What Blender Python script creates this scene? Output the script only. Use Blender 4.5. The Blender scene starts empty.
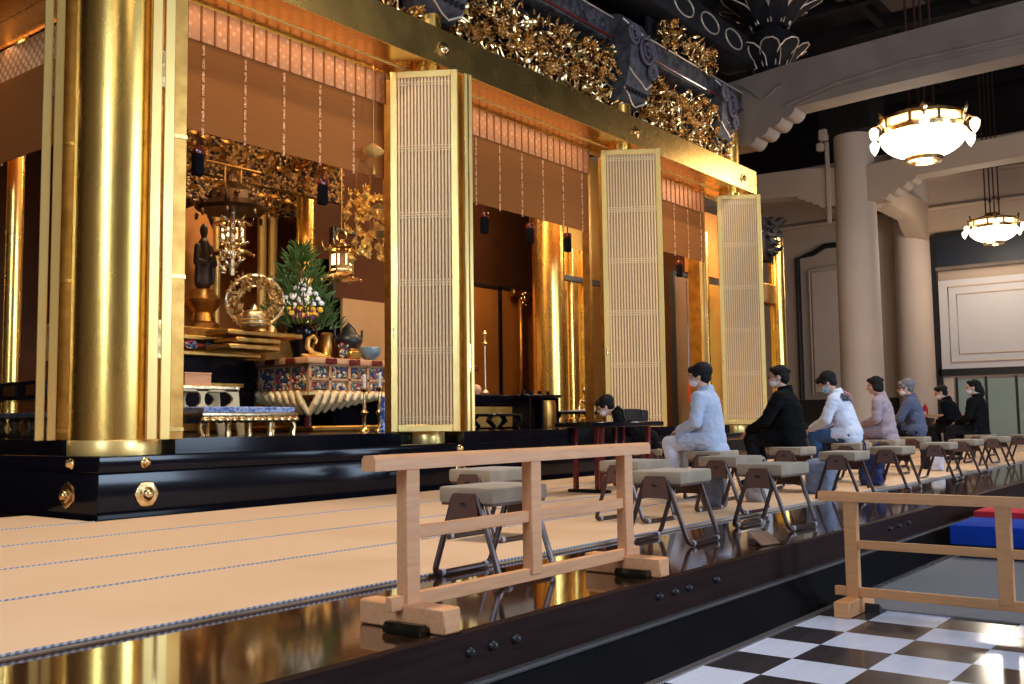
import bpy, bmesh, math, random
from mathutils import Vector, Matrix, noise, Euler
PI = math.pi
rnd = random.Random(7)
scn = bpy.context.scene
col = scn.collection

# ------------------------------------------------------------------ materials
def new_mat(name):
    m = bpy.data.materials.new(name); m.use_nodes = True
    nt = m.node_tree
    return m, nt, nt.nodes['Principled BSDF']

def mapping(nt, scale=(1, 1, 1), rot=(0, 0, 0), gen='Object'):
    tc = nt.nodes.new('ShaderNodeTexCoord'); mp = nt.nodes.new('ShaderNodeMapping')
    mp.inputs['Scale'].default_value = scale; mp.inputs['Rotation'].default_value = rot
    nt.links.new(tc.outputs[gen], mp.inputs['Vector'])
    return mp.outputs['Vector']

def mat(name, c, rough=.5, metal=0., c2=None, nscale=6., stretch=(1, 1, 1), bump=0., bscale=None, coat=0., emit=None, estr=0., rvar=0., sheen=0., spec=.5, detail=4.):
    m, nt, b = new_mat(name)
    b.inputs['Base Color'].default_value = (*c, 1)
    b.inputs['Roughness'].default_value = rough
    b.inputs['Metallic'].default_value = metal
    b.inputs['Coat Weight'].default_value = coat
    b.inputs['Coat Roughness'].default_value = .06
    b.inputs['Specular IOR Level'].default_value = spec
    b.inputs['Sheen Weight'].default_value = sheen
    if emit:
        b.inputs['Emission Color'].default_value = (*emit, 1); b.inputs['Emission Strength'].default_value = estr
    v = None
    if c2 or bump or rvar:
        v = mapping(nt, stretch)
        n = nt.nodes.new('ShaderNodeTexNoise'); n.inputs['Scale'].default_value = nscale; n.inputs['Detail'].default_value = detail
        nt.links.new(v, n.inputs['Vector'])
        if c2:
            r = nt.nodes.new('ShaderNodeValToRGB')
            r.color_ramp.elements[0].position = .32; r.color_ramp.elements[1].position = .68
            r.color_ramp.elements[0].color = (*c, 1); r.color_ramp.elements[1].color = (*c2, 1)
            nt.links.new(n.outputs['Fac'], r.inputs['Fac']); nt.links.new(r.outputs['Color'], b.inputs['Base Color'])
        if rvar:
            mr = nt.nodes.new('ShaderNodeMapRange'); mr.inputs['To Min'].default_value = max(0, rough-rvar); mr.inputs['To Max'].default_value = rough+rvar
            nt.links.new(n.outputs['Fac'], mr.inputs['Value']); nt.links.new(mr.outputs['Result'], b.inputs['Roughness'])
        if bump:
            n2 = n
            if bscale:
                n2 = nt.nodes.new('ShaderNodeTexNoise'); n2.inputs['Scale'].default_value = bscale; n2.inputs['Detail'].default_value = 5
                nt.links.new(v, n2.inputs['Vector'])
            bp = nt.nodes.new('ShaderNodeBump'); bp.inputs['Strength'].default_value = bump; bp.inputs['Distance'].default_value = .02
            nt.links.new(n2.outputs['Fac'], bp.inputs['Height']); nt.links.new(bp.outputs['Normal'], b.inputs['Normal'])
    return m

def mat_voronoi(name, cols, scale=14., rough=.4, metal=.4, bump=.6, edge=None):
    m, nt, b = new_mat(name)
    v = mapping(nt)
    vo = nt.nodes.new('ShaderNodeTexVoronoi'); vo.inputs['Scale'].default_value = scale
    nt.links.new(v, vo.inputs['Vector'])
    sep = nt.nodes.new('ShaderNodeSeparateColor'); nt.links.new(vo.outputs['Color'], sep.inputs['Color'])
    r = nt.nodes.new('ShaderNodeValToRGB'); r.color_ramp.interpolation = 'CONSTANT'
    for i, c in enumerate(cols):
        e = r.color_ramp.elements[i] if i < 2 else r.color_ramp.elements.new(i/len(cols))
        e.position = i/len(cols); e.color = (*c, 1)
    nt.links.new(sep.outputs['Red'], r.inputs['Fac']); nt.links.new(r.outputs['Color'], b.inputs['Base Color'])
    b.inputs['Roughness'].default_value = rough; b.inputs['Metallic'].default_value = metal
    bp = nt.nodes.new('ShaderNodeBump'); bp.inputs['Strength'].default_value = bump; bp.inputs['Distance'].default_value = .03; bp.invert = True
    nt.links.new(vo.outputs['Distance'], bp.inputs['Height']); nt.links.new(bp.outputs['Normal'], b.inputs['Normal'])
    return m

M = {}
M['gold'] = mat('polished_gold_leaf', (.92, .62, .20), .27, 1., c2=(.88, .56, .17), nscale=3, rvar=.06, bump=.03, bscale=9)
M['gold_bright'] = mat('bright_gold_frame', (.94, .69, .25), .36, .72, c2=(.90, .62, .21), nscale=4, rvar=.05)
M['gold_pillar'] = mat('gold_pillar_leaf', (.94, .62, .17), .27, 1., c2=(.90, .56, .14), nscale=5, stretch=(1, 1, .4), rvar=.07, bump=.03, bscale=20)
M['gold_dark'] = mat('aged_gold', (.62, .34, .09), .38, 1., c2=(.42, .21, .05), nscale=7, bump=.1)
M['gold_carve'] = mat('carved_gold', (.90, .68, .36), .24, 1., c2=(.60, .36, .13), nscale=14, bump=.2)
M['gold_panel'] = mat('gold_leaf_screen', (.80, .50, .14), .42, .9, c2=(.74, .44, .11), nscale=2)
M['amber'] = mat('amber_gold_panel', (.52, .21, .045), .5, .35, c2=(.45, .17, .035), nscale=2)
M['silver_gold'] = mat('pale_gilt', (.86, .72, .48), .28, 1., c2=(.62, .46, .24), nscale=20, bump=.4)
M['black'] = mat('black_lacquer', (.004, .004, .007), .14, 0, spec=.2, coat=.04, rvar=.03, nscale=2)
M['blackmat'] = mat('black_wood', (.012, .011, .012), .4)
M['stage'] = mat('dark_lacquered_boards', (.050, .020, .008), .09, 0, c2=(.034, .013, .006), nscale=3, stretch=(.6, 6, 6), coat=.8, bump=.015)
M['fascia'] = mat('dark_brown_fascia', (.026, .0115, .0095), .6, 0, spec=.06, c2=(.016, .0068, .006), nscale=5, stretch=(.5, 6, 6), bump=.1)
M['fascia_black'] = mat('black_kick_board', (.0035, .003, .0035), .6, 0, spec=.04, c2=(.005, .004, .005), nscale=4)
M['moulding'] = mat('glint_toned_moulding', (.22, .20, .20), .25, .6)  # metal tone lightened to stand in for a glint along the edge
M['cyp'] = mat('pale_cypress_wood', (.74, .36, .165), .5, 0, c2=(.66, .30, .13), nscale=5, stretch=(1.2, 12, 12), bump=.05)
M['cyp_y'] = mat('pale_cypress_wood_y', (.68, .32, .12), .5, 0, c2=(.60, .27, .10), nscale=5, stretch=(1.2, 12, 12), bump=.05)
M['cyp_end'] = mat('pale_cypress_end', (.62, .36, .21), .6, 0, c2=(.55, .30, .17), nscale=18)
M['seat'] = mat('stool_beige_cloth', (.355, .27, .18), .85, 0, c2=(.285, .215, .14), nscale=9, bump=.25, bscale=160, sheen=.2)
M['steel'] = mat('brown_painted_steel', (.060, .030, .024), .3, .3)
M['plate'] = mat('brown_end_plate', (.11, .05, .035), .42, .1)
M['foot'] = mat('grey_rubber', (.35, .34, .36), .6)
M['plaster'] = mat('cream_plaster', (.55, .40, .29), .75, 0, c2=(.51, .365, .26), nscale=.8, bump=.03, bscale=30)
M['plaster_pink'] = mat('pinkish_plaster', (.66, .50, .39), .7, 0, c2=(.62, .465, .36), nscale=1)
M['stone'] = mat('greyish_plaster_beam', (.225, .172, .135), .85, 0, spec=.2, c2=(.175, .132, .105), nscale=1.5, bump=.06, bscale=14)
M['timber_dark'] = mat('dark_ceiling_timber', (.014, .009, .008), .8, 0, spec=.2, c2=(.009, .006, .006), nscale=2)
M['timber_brown'] = mat('brown_ceiling_panel', (.075, .038, .024), .7, 0, c2=(.05, .025, .016), nscale=3)
M['blueblack'] = mat('dark_navy_cloth', (.010, .014, .026), .5)
M['wainscot'] = mat('dark_wainscot', (.035, .024, .022), .45)
M['carpet'] = mat('grey_carpet', (.26, .24, .235), .9, 0, c2=(.22, .205, .20), nscale=60, bump=.2)
M['red'] = mat('red_felt', (.62, .015, .03), .8, 0, c2=(.55, .012, .03), nscale=30)
M['blue'] = mat('blue_vinyl', (.008, .06, .48), .85, 0, spec=.15, c2=(.008, .05, .42), nscale=8)
M['vermilion'] = mat('dark_red_lacquer', (.14, .016, .013), .2, 0, coat=.5)
M['painted'] = mat_voronoi('painted_beam_pattern', [(.034, .032, .036), (.016, .015, .018), (.055, .05, .054), (.022, .015, .020), (.064, .052, .048)], 13, .6, 0, .5)
M['painted_blue'] = mat('blue_grey_paint', (.088, .082, .088), .7, 0, spec=.2, c2=(.036, .033, .038), nscale=9, bump=.1)
M['painted_mauve'] = mat('mauve_paint', (.085, .062, .08), .6, 0, c2=(.07, .055, .075), nscale=12)
M['painted_dark'] = mat('black_blue_paint', (.013, .011, .012), .8, 0, spec=.1, c2=(.022, .019, .020), nscale=6)
M['gilt_line'] = mat('gilt_line', (.62, .48, .36), .45, .5)
M['blind'] = mat('brown_reed_blind', (.33, .115, .028), .9, 0, spec=.1, c2=(.29, .10, .024), nscale=3, stretch=(.5, .5, 40), bump=.1)
M['cloisonne'] = mat_voronoi('painted_carving', [(.55, .40, .18), (.02, .05, .14), (.30, .02, .03), (.62, .50, .34), (.03, .12, .11), (.02, .02, .03), (.08, .10, .22)], 26, .4, .1, .8)
M['carving_dark'] = mat_voronoi('dark_gold_tracery', [(.26, .13, .035), (.04, .02, .009), (.17, .08, .022), (.025, .013, .008), (.36, .20, .06)], 22, .45, .55, 1.)
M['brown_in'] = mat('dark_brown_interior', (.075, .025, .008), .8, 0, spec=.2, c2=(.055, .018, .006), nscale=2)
M['beige_panel'] = mat('beige_screen', (.42, .27, .13), .5, .25, c2=(.38, .24, .11), nscale=3)
M['screen_tan'] = mat('tan_gold_screen', (.36, .18, .06), .5, .35, c2=(.31, .15, .05), nscale=3)
M['lattice'] = mat('pale_gilt_bars', (.92, .67, .35), .45, .1, c2=(.86, .61, .31), nscale=20)
M['lattice_back'] = mat('mauve_lattice_backing', (.55, .33, .17), .6, .1)
M['pattern_cloth'] = None
M['paper'] = mat('white_paper', (.75, .74, .76), .7)
M['skin'] = mat('skin', (.62, .36, .25), .5, 0, c2=(.56, .31, .21), nscale=20)
M['hair'] = mat('black_hair', (.006, .005, .005), .6, 0, spec=.2, c2=(.012, .010, .009), nscale=40, stretch=(3, 3, .6), bump=.5, bscale=90)
M['hair_grey'] = mat('grey_hair', (.12, .115, .14), .5, 0, c2=(.20, .19, .225), nscale=40, stretch=(3, 3, .6), bump=.5, bscale=90)
M['mask'] = mat('white_mask_cloth', (.78, .78, .82), .8)
M['mask_blue'] = mat('light_blue_mask_cloth', (.22, .52, .74), .8)
M['leaf'] = mat('pine_green', (.030, .085, .018), .6, 0, c2=(.060, .14, .03), nscale=9)
M['white_fl'] = mat('white_petal', (.78, .78, .84), .6)
M['yellow_fl'] = mat('yellow_petal', (.80, .50, .03), .6)
M['purple_fl'] = mat('purple_petal', (.16, .02, .10), .6)
M['bulb'] = mat('glowing_glass_bowl', (.9, .85, .75), .4, emit=(1., .88, .70), estr=3.6)
M['bulb_small'] = mat('glowing_lamp_glass', (.9, .85, .75), .4, emit=(1., .78, .50), estr=2.0)
M['lantern_glow'] = mat('lit_lantern_paper', (.9, .7, .35), .5, emit=(1., .74, .28), estr=2.4)
M['rod'] = mat('dark_brown_rod', (.09, .035, .025), .4, .5)

def mat_rope():
    m, nt, b = new_mat('twisted_blue_white_edging')
    v = mapping(nt, (1, 1, 1), (0, 0, math.radians(45)))
    w = nt.nodes.new('ShaderNodeTexWave'); w.inputs['Scale'].default_value = 16; w.inputs['Distortion'].default_value = .6
    nt.links.new(v, w.inputs['Vector'])
    r = nt.nodes.new('ShaderNodeValToRGB'); r.color_ramp.elements[0].color = (.15, .16, .21, 1); r.color_ramp.elements[1].color = (.44, .40, .40, 1)
    r.color_ramp.elements[0].position = .4; r.color_ramp.elements[1].position = .6
    nt.links.new(w.outputs['Fac'], r.inputs['Fac']); nt.links.new(r.outputs['Color'], b.inputs['Base Color'])
    b.inputs['Roughness'].default_value = .8
    return m
M['rope'] = mat_rope()
M['tassel'] = mat('black_silk', (.006, .006, .009), .9, spec=.1)
M['pale_stand'] = mat('pale_gilt_wood', (.78, .62, .36), .45, .3, c2=(.70, .54, .30), nscale=8)
M['gilt_pink'] = mat('pinkish_gilt', (.62, .34, .17), .5, .25, c2=(.55, .28, .13), nscale=9)
M['bronze'] = mat('dark_bronze_metal', (.16, .085, .04), .38, .9, c2=(.08, .045, .022), nscale=12)

def mat_straw():
    m, nt, b = new_mat('woven_straw')
    v = mapping(nt, (1, 1, 1))
    n = nt.nodes.new('ShaderNodeTexNoise'); n.inputs['Scale'].default_value = 1.3; n.inputs['Detail'].default_value = 3
    nt.links.new(v, n.inputs['Vector'])
    r = nt.nodes.new('ShaderNodeValToRGB'); r.color_ramp.elements[0].color = (.72, .46, .27, 1); r.color_ramp.elements[1].color = (.77, .52, .33, 1)
    nt.links.new(n.outputs['Fac'], r.inputs['Fac']); nt.links.new(r.outputs['Color'], b.inputs['Base Color'])
    w = nt.nodes.new('ShaderNodeTexWave'); w.inputs['Scale'].default_value = 60; w.bands_direction = 'Y'; w.inputs['Distortion'].default_value = 1
    nt.links.new(v, w.inputs['Vector'])
    bp = nt.nodes.new('ShaderNodeBump'); bp.inputs['Strength'].default_value = .08; bp.inputs['Distance'].default_value = .01
    nt.links.new(w.outputs['Fac'], bp.inputs['Height']); nt.links.new(bp.outputs['Normal'], b.inputs['Normal'])
    b.inputs['Roughness'].default_value = .6
    return m
M['straw'] = mat_straw()

def mat_checker():
    m, nt, b = new_mat('black_and_white_stone_tiles')
    L = nt.links; N = nt.nodes.new
    tc = N('ShaderNodeTexCoord'); mp = N('ShaderNodeMapping')
    T = (.3345, .3290)
    mp.inputs['Location'].default_value = (-5.606/T[0], -1.771/T[1], .5)
    mp.inputs['Scale'].default_value = (1/T[0], 1/T[1], .0001)
    L.new(tc.outputs['Object'], mp.inputs['Vector'])
    ck = N('ShaderNodeTexChecker'); ck.inputs['Scale'].default_value = 1.0
    ck.inputs['Color1'].default_value = (0, 0, 0, 1); ck.inputs['Color2'].default_value = (1, 1, 1, 1)
    L.new(mp.outputs['Vector'], ck.inputs['Vector'])
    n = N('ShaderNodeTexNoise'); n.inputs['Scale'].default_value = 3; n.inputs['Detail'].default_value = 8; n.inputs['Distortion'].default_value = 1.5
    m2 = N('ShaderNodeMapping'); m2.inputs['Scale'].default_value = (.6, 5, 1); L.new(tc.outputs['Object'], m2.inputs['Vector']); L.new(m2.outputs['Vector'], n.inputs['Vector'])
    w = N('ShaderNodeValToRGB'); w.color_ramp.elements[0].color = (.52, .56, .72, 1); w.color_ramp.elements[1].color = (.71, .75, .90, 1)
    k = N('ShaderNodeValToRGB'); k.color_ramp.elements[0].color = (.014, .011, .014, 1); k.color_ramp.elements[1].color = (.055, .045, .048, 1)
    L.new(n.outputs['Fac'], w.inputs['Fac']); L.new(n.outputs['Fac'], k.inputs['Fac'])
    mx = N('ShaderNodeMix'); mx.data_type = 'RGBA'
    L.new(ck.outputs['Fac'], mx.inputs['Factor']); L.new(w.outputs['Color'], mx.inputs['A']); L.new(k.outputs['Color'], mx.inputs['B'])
    L.new(mx.outputs['Result'], b.inputs['Base Color'])
    b.inputs['Roughness'].default_value = .13; b.inputs['Specular IOR Level'].default_value = .22
    return m
M['tiles'] = mat_checker()

def mat_brocade():
    m, nt, b = new_mat('gold_and_red_brocade')
    L = nt.links; N = nt.nodes.new
    v = mapping(nt, (1, 1, 1), (0, math.radians(45), 0))
    ck = N('ShaderNodeTexVoronoi'); ck.inputs['Scale'].default_value = 13; ck.inputs['Randomness'].default_value = .12
    L.new(v, ck.inputs['Vector'])
    r = N('ShaderNodeValToRGB'); r.color_ramp.elements[0].color = (.98, .60, .32, 1); r.color_ramp.elements[1].color = (.58, .24, .09, 1)
    r.color_ramp.elements[0].position = .25; r.color_ramp.elements[1].position = .5
    L.new(ck.outputs['Distance'], r.inputs['Fac']); L.new(r.outputs['Color'], b.inputs['Base Color'])
    b.inputs['Roughness'].default_value = .5; b.inputs['Metallic'].default_value = .2
    return m
M['brocade'] = mat_brocade()
M['braid'] = mat_voronoi('gold_braid', [(.88, .48, .22), (.45, .17, .07), (.72, .36, .15)], 60, .5, .3, .5)

# ------------------------------------------------------------------ mesh builder
class MB:
    def __init__(s): s.bm = bmesh.new()
    def _new(s, n0): return list(s.bm.verts)[n0:]
    def box(s, c, d, rot=None, bev=0., seg=1):
        r = bmesh.ops.create_cube(s.bm, size=1.0)
        vs = r['verts']
        bmesh.ops.scale(s.bm, vec=d, verts=vs)
        if bev:
            es = list({e for v in vs for e in v.link_edges})
            rb = bmesh.ops.bevel(s.bm, geom=es, offset=bev, segments=seg, affect='EDGES', profile=.5)
            vs = list({v for f in rb['faces'] for v in f.verts} | {v for v in vs if v.is_valid})
        mt = Matrix.Translation(c)
        if rot is not None:
            mt = mt @ (rot.to_4x4() if isinstance(rot, Matrix) else Euler(rot).to_matrix().to_4x4())
        bmesh.ops.transform(s.bm, matrix=mt, verts=vs)
        return s
    def tube(s, pts, r, n=8, closed=False, cap=True):
        pts = [Vector(p) for p in pts]; k = len(pts)
        rs = r if isinstance(r, (list, tuple)) else [r]*k
        rings = []; up = None
        for i, p in enumerate(pts):
            a = pts[(i-1) % k] if (closed or i) else p
            b = pts[(i+1) % k] if (closed or i < k-1) else p
            t = (b-a).normalized()
            if up is None:
                up = Vector((0, 0, 1)) if abs(t.z) < .9 else Vector((1, 0, 0))
            x = t.cross(up)
            if x.length < 1e-5: x = t.orthogonal()
            x.normalize(); y = x.cross(t).normalized(); up = y
            rings.append([s.bm.verts.new(p + x*math.cos(2*PI*j/n)*rs[i] + y*math.sin(2*PI*j/n)*rs[i]) for j in range(n)])
        for i in range(k if closed else k-1):
            A, B = rings[i], rings[(i+1) % k]
            for j in range(n):
                s.bm.faces.new((A[j], A[(j+1) % n], B[(j+1) % n], B[j]))
        if cap and not closed:
            s.bm.faces.new(rings[0][::-1]); s.bm.faces.new(rings[-1])
        return s
    def cyl(s, p0, p1, r0, r1=None, n=20):
        return s.tube([p0, p1], [r0, r0 if r1 is None else r1], n)
    def lathe(s, prof, c=(0, 0, 0), n=32, mtx=None, ang=2*PI):
        mtx = mtx or Matrix.Translation(c)
        full = abs(ang-2*PI) < 1e-6
        rings = []
        for (r, z) in prof:
            rings.append([s.bm.verts.new(mtx @ Vector((max(r, 1e-4)*math.cos(ang*j/n), max(r, 1e-4)*math.sin(ang*j/n), z))) for j in range(n if full else n+1)])
        for A, B in zip(rings, rings[1:]):
            for j in range(n):
                j2 = (j+1) % len(A)
                try: s.bm.faces.new((A[j], A[j2], B[j2], B[j]))
                except ValueError: pass
        if full:
            s.bm.faces.new(rings[0][::-1]); s.bm.faces.new(rings[-1])
        return s
    def prism(s, poly, plane, a, b):
        f = {'xz': lambda u, v, w: (u, w, v), 'yz': lambda u, v, w: (w, u, v), 'xy': lambda u, v, w: (u, v, w)}[plane]
        A = [s.bm.verts.new(f(u, v, a)) for u, v in poly]; B = [s.bm.verts.new(f(u, v, b)) for u, v in poly]
        n = len(poly)
        s.bm.faces.new(A); s.bm.faces.new(B[::-1])
        for i in range(n): s.bm.faces.new((A[i], B[i], B[(i+1) % n], A[(i+1) % n]))
        return s
    def ell(s, c, r, u=14, v=9, rot=None):
        mt = Matrix.Translation(c)
        if rot is not None: mt = mt @ (rot.to_4x4() if isinstance(rot, Matrix) else Euler(rot).to_matrix().to_4x4())
        mt = mt @ Matrix.Diagonal((r[0], r[1], r[2], 1)) if not isinstance(r, (int, float)) else mt @ Matrix.Scale(r, 4)
        bmesh.ops.create_uvsphere(s.bm, u_segments=u, v_segments=v, radius=1., matrix=mt)
        return s
    def capsule(s, p0, p1, r0, r1, n=14):
        s.tube([p0, p1], [r0, r1], n)
        s.ell(p0, (r0,)*3, n, 8); s.ell(p1, (r1,)*3, n, 8)
        return s
    def chain(s, pts, rs, n=14):
        for i in range(len(pts)-1): s.capsule(pts[i], pts[i+1], rs[i], rs[i+1], n)
        return s
    def leaf(s, mt, L, W, curl=.5, th=.006):
        """a curved pointed leaf with thickness, along local +x, in the frame mt"""
        K = 5; top = []; bot = []
        for i in range(K):
            t = i/(K-1); w = W*math.sin(PI*(.12+.86*t))*(1-.25*t); z = curl*L*t*t
            for lst, dz in ((top, th/2), (bot, -th/2)):
                lst.append([s.bm.verts.new(mt @ Vector((L*t, sgn*w/2, z + dz + (0.18*W if sgn else 0)))) for sgn in (-1, 0, 1)])
        for i in range(K-1):
            for j in range(2):
                s.bm.faces.new((top[i][j], top[i+1][j], top[i+1][j+1], top[i][j+1]))
                s.bm.faces.new((bot[i][j], bot[i][j+1], bot[i+1][j+1], bot[i+1][j]))
            for j in (0, 2):
                s.bm.faces.new((top[i][j], bot[i][j], bot[i+1][j], top[i+1][j]))
        for i in (0, K-1):
            for j in range(2): s.bm.faces.new((top[i][j], top[i][j+1], bot[i][j+1], bot[i][j]))
        return s
    def mesh(s, name, m, ang=40, smooth=True):
        bmesh.ops.recalc_face_normals(s.bm, faces=list(s.bm.faces))
        me = bpy.data.meshes.new(name); s.bm.to_mesh(me); s.bm.free()
        if smooth:
            me.shade_smooth(); me.set_sharp_from_angle(angle=math.radians(ang))
        me.materials.append(m)
        return me
    def build(s, name, m, parent=None, loc=(0, 0, 0), ang=40, smooth=True, rz=0.):
        o = bpy.data.objects.new(name, s.mesh(name, m, ang, smooth)); col.objects.link(o)
        o.location = loc; o.rotation_euler = (0, 0, rz)
        if parent: o.parent = parent
        return o
    def remesh(s, name, m, voxel=.008, smooth=6, parent=None, loc=(0, 0, 0), noise_amp=0., noise_scale=8., seed=0):
        me = bpy.data.meshes.new('tmp'); s.bm.to_mesh(me); s.bm.free()
        o = bpy.data.objects.new('tmp', me); col.objects.link(o)
        r = o.modifiers.new('r', 'REMESH'); r.mode = 'VOXEL'; r.voxel_size = voxel
        if smooth:
            sm = o.modifiers.new('s', 'SMOOTH'); sm.iterations = smooth; sm.factor = .5
        dg = bpy.context.evaluated_depsgraph_get(); dg.update()
        m2 = bpy.data.meshes.new_from_object(o.evaluated_get(dg))
        bpy.data.objects.remove(o); bpy.data.meshes.remove(me)
        m2.name = name
        if noise_amp:
            nn = [v.normal.copy() for v in m2.vertices]
            for v, n in zip(m2.vertices, nn):
                p = v.co
                q = Vector((p.x*noise_scale+seed*3.1, p.y*noise_scale, p.z*noise_scale*1.6))
                d = 1-abs(noise.noise(q))*2.2
                v.co = p + n*noise_amp*d
        m2.shade_smooth()
        m2.materials.clear(); m2.materials.append(m)
        ob = bpy.data.objects.new(name, m2); col.objects.link(ob); ob.location = loc
        if parent: ob.parent = parent
        return ob

def tag(o, label, cat=None, group=None, kind=None):
    if label: o['label'] = label
    if cat: o['category'] = cat
    if group: o['group'] = group
    if kind: o['kind'] = kind
    return o
def thing(name, label, cat, loc=(0, 0, 0), rz=0., group=None, kind=None):
    o = bpy.data.objects.new(name, None); col.objects.link(o)
    o.location = loc; o.rotation_euler = (0, 0, rz); o.empty_display_size = .1
    return tag(o, label, cat, group, kind)
def dup(root, loc, rz=0., label=None, group=None):
    r = root.copy(); col.objects.link(r); r.location = loc; r.rotation_euler = (0, 0, rz)
    if label: r['label'] = label
    if group: r['group'] = group
    for ch in list(root.children):
        c = ch.copy(); col.objects.link(c); c.parent = r
        for g in list(ch.children):
            d = g.copy(); col.objects.link(d); d.parent = c
    return r
def struct(name, mb, m, label, cat, ang=40, parent=None):
    return tag(mb.build(name, m, ang=ang), label, cat, kind='structure')
def Rz(a): return Matrix.Rotation(a, 4, 'Z')
def Rx(a): return Matrix.Rotation(a, 4, 'X')
def Ry(a): return Matrix.Rotation(a, 4, 'Y')
def T(*p): return Matrix.Translation(p)

# ------------------------------------------------------------------ room shell
FX = 5.606                                   # where the stone tiles meet the grey carpet
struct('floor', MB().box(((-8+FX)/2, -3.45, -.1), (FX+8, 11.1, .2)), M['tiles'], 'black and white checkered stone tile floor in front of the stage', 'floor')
struct('floor_carpet', MB().box(((32+FX)/2, -3.45, -.1), (32-FX, 11.1, .2)).box((FX, -3.45, .004), (.03, 11.1, .01)), M['carpet'], 'grey carpet floor beyond the checkered tiles', 'floor')
stage = struct('stage_platform', MB().box((12, 11.1, .17), (40, 17.8, .36)), M['stage'], 'long glossy dark lacquered wooden stage under the straw mats', 'stage')
MB().prism([(2.2, .185), (2.2, .35), (2.24, .352), (2.24, .185)], 'yz', -8, 32).build('fascia', M['fascia'], stage)
MB().prism([(2.172, .172), (2.168, .180), (2.174, .188), (2.2, .190), (2.23, .190), (2.23, .172)], 'yz', -8, 32).build('moulding', M['moulding'], stage)
MB().prism([(2.06, 0), (2.165, .17), (2.3, .17), (2.3, 0)], 'yz', -8, 32).build('kick_board', M['fascia_black'], stage)
MB().prism([(2.03, 0), (2.032, .008), (2.075, .012), (2.075, 0)], 'yz', -8, 32).build('floor_strip', M['moulding'], stage)
STUDX = (2.59, 2.71, 2.84, 3.86, 4.0, 4.13, 4.41, 7.05, 7.25, 7.48)
kn = MB().lathe([(.0001, -.022), (.008, -.020), (.015, -.012), (.019, 0), (.019, .004)], mtx=Rx(-PI/2), n=18)
knob_mesh = kn.mesh('stud', M['blackmat'])
for x in STUDX:
    o = bpy.data.objects.new('stud', knob_mesh); col.objects.link(o); o.parent = stage; o.location = (x, 2.197, .287)
# ceiling and walls
ce = struct('ceiling', MB().box((12, 4, 11.1), (40, 26, .2)), M['timber_dark'], 'dark timber ceiling high over the hall', 'ceiling')
g = MB()
for i in range(20): g.box((-7+i*2, 4, 10.85), (.22, 26, .3))
for j in range(12): g.box((12, -8+j*2.2, 10.88), (40, .18, .24))
g.build('coffer_rib', M['timber_dark'], ce)
for (x, y, w, d) in ((20, 5.6, 2.6, .9), (22.5, 6.4, 2.2, .8), (21, 7.3, 2.4, .6)):
    MB().box((x, y, 10.62), (w, d, .12), bev=.02).build('ceiling_board', M['timber_brown'], ce)
struct('wall_far', MB().box((32.1, 4, 4.7), (.2, 26, 9.4)), M['plaster'], 'cream plaster end wall far behind the seated people', 'wall')
struct('wall_far_upper', MB().box((32.1, 4, 10.2), (.22, 26, 1.6)), M['timber_dark'], 'dark timber band above the cream end wall', 'wall')
struct('wall_left', MB().box((-8.1, 4, 5.5), (.2, 26, 11)), M['plaster'], 'cream plaster wall at the near end of the hall', 'wall')
struct('wall_front', MB().box((12, -9.1, 5.5), (40, .2, 11)), M['plaster'], 'cream plaster wall behind the viewer opposite the altar', 'wall')
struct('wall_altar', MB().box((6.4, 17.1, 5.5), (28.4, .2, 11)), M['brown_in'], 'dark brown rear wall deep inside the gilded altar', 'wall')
struct('wall_altar_side', MB().box((26.3, 15.1, 5.5), (11.6, .2, 11)), M['plaster'], 'cream plaster wall beside the altar wing', 'wall')
struct('baseboard_far', MB().box((31.96, 12.7, .95), (.08, 8.5, 1.3)).box((31.93, 12.7, 1.61), (.14, 8.5, .07)), M['wainscot'], 'dark wooden wainscot along the foot of the end wall', 'wainscot')
# horizontal mouldings on the far wall
for i, z in enumerate((7.35, 8.3)):
    struct('trim_%d' % (i+1), MB().prism([(32, z), (31.9, z+.02), (31.86, z+.1), (31.93, z+.18), (32, z+.2)], 'xz', -8, 16), M['plaster'], ('lower' if i == 0 else 'upper') + ' plaster moulding across the top of the end wall', 'moulding')

# ------------------------------------------------------------------ straw mats
seams = [3.115, 4.06, 4.95, 5.91, 6.86]
names = ['straw mat strip along the front edge of the stage, nearest the tiles', 'second straw mat strip from the stage edge',
         'third straw mat strip from the stage edge', 'straw mat strip running along the foot of the black altar plinth', 'straw mat strip beside the left face of the black plinth']
for i, y0 in enumerate(seams):
    y1 = seams[i+1] if i < 4 else 7.8
    xa, xb = -7.9, (31.9 if i < 4 else 3.9)
    if i == 4: y1 = 7.85
    t = thing('straw_mat', names[i], 'mat', ((xa+xb)/2, y0, .3505), group='straw mats on the stage')
    MB().box((0, (y1-y0)/2, .008), (xb-xa, y1-y0-.016, .016)).build('mat_sheet', M['straw'], t)
    MB().tube([(-(xb-xa)/2, .0, .013), ((xb-xa)/2, .0, .013)], .006 if i == 0 else .0095, 8).build('corded_border', M['rope'], t)

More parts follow.
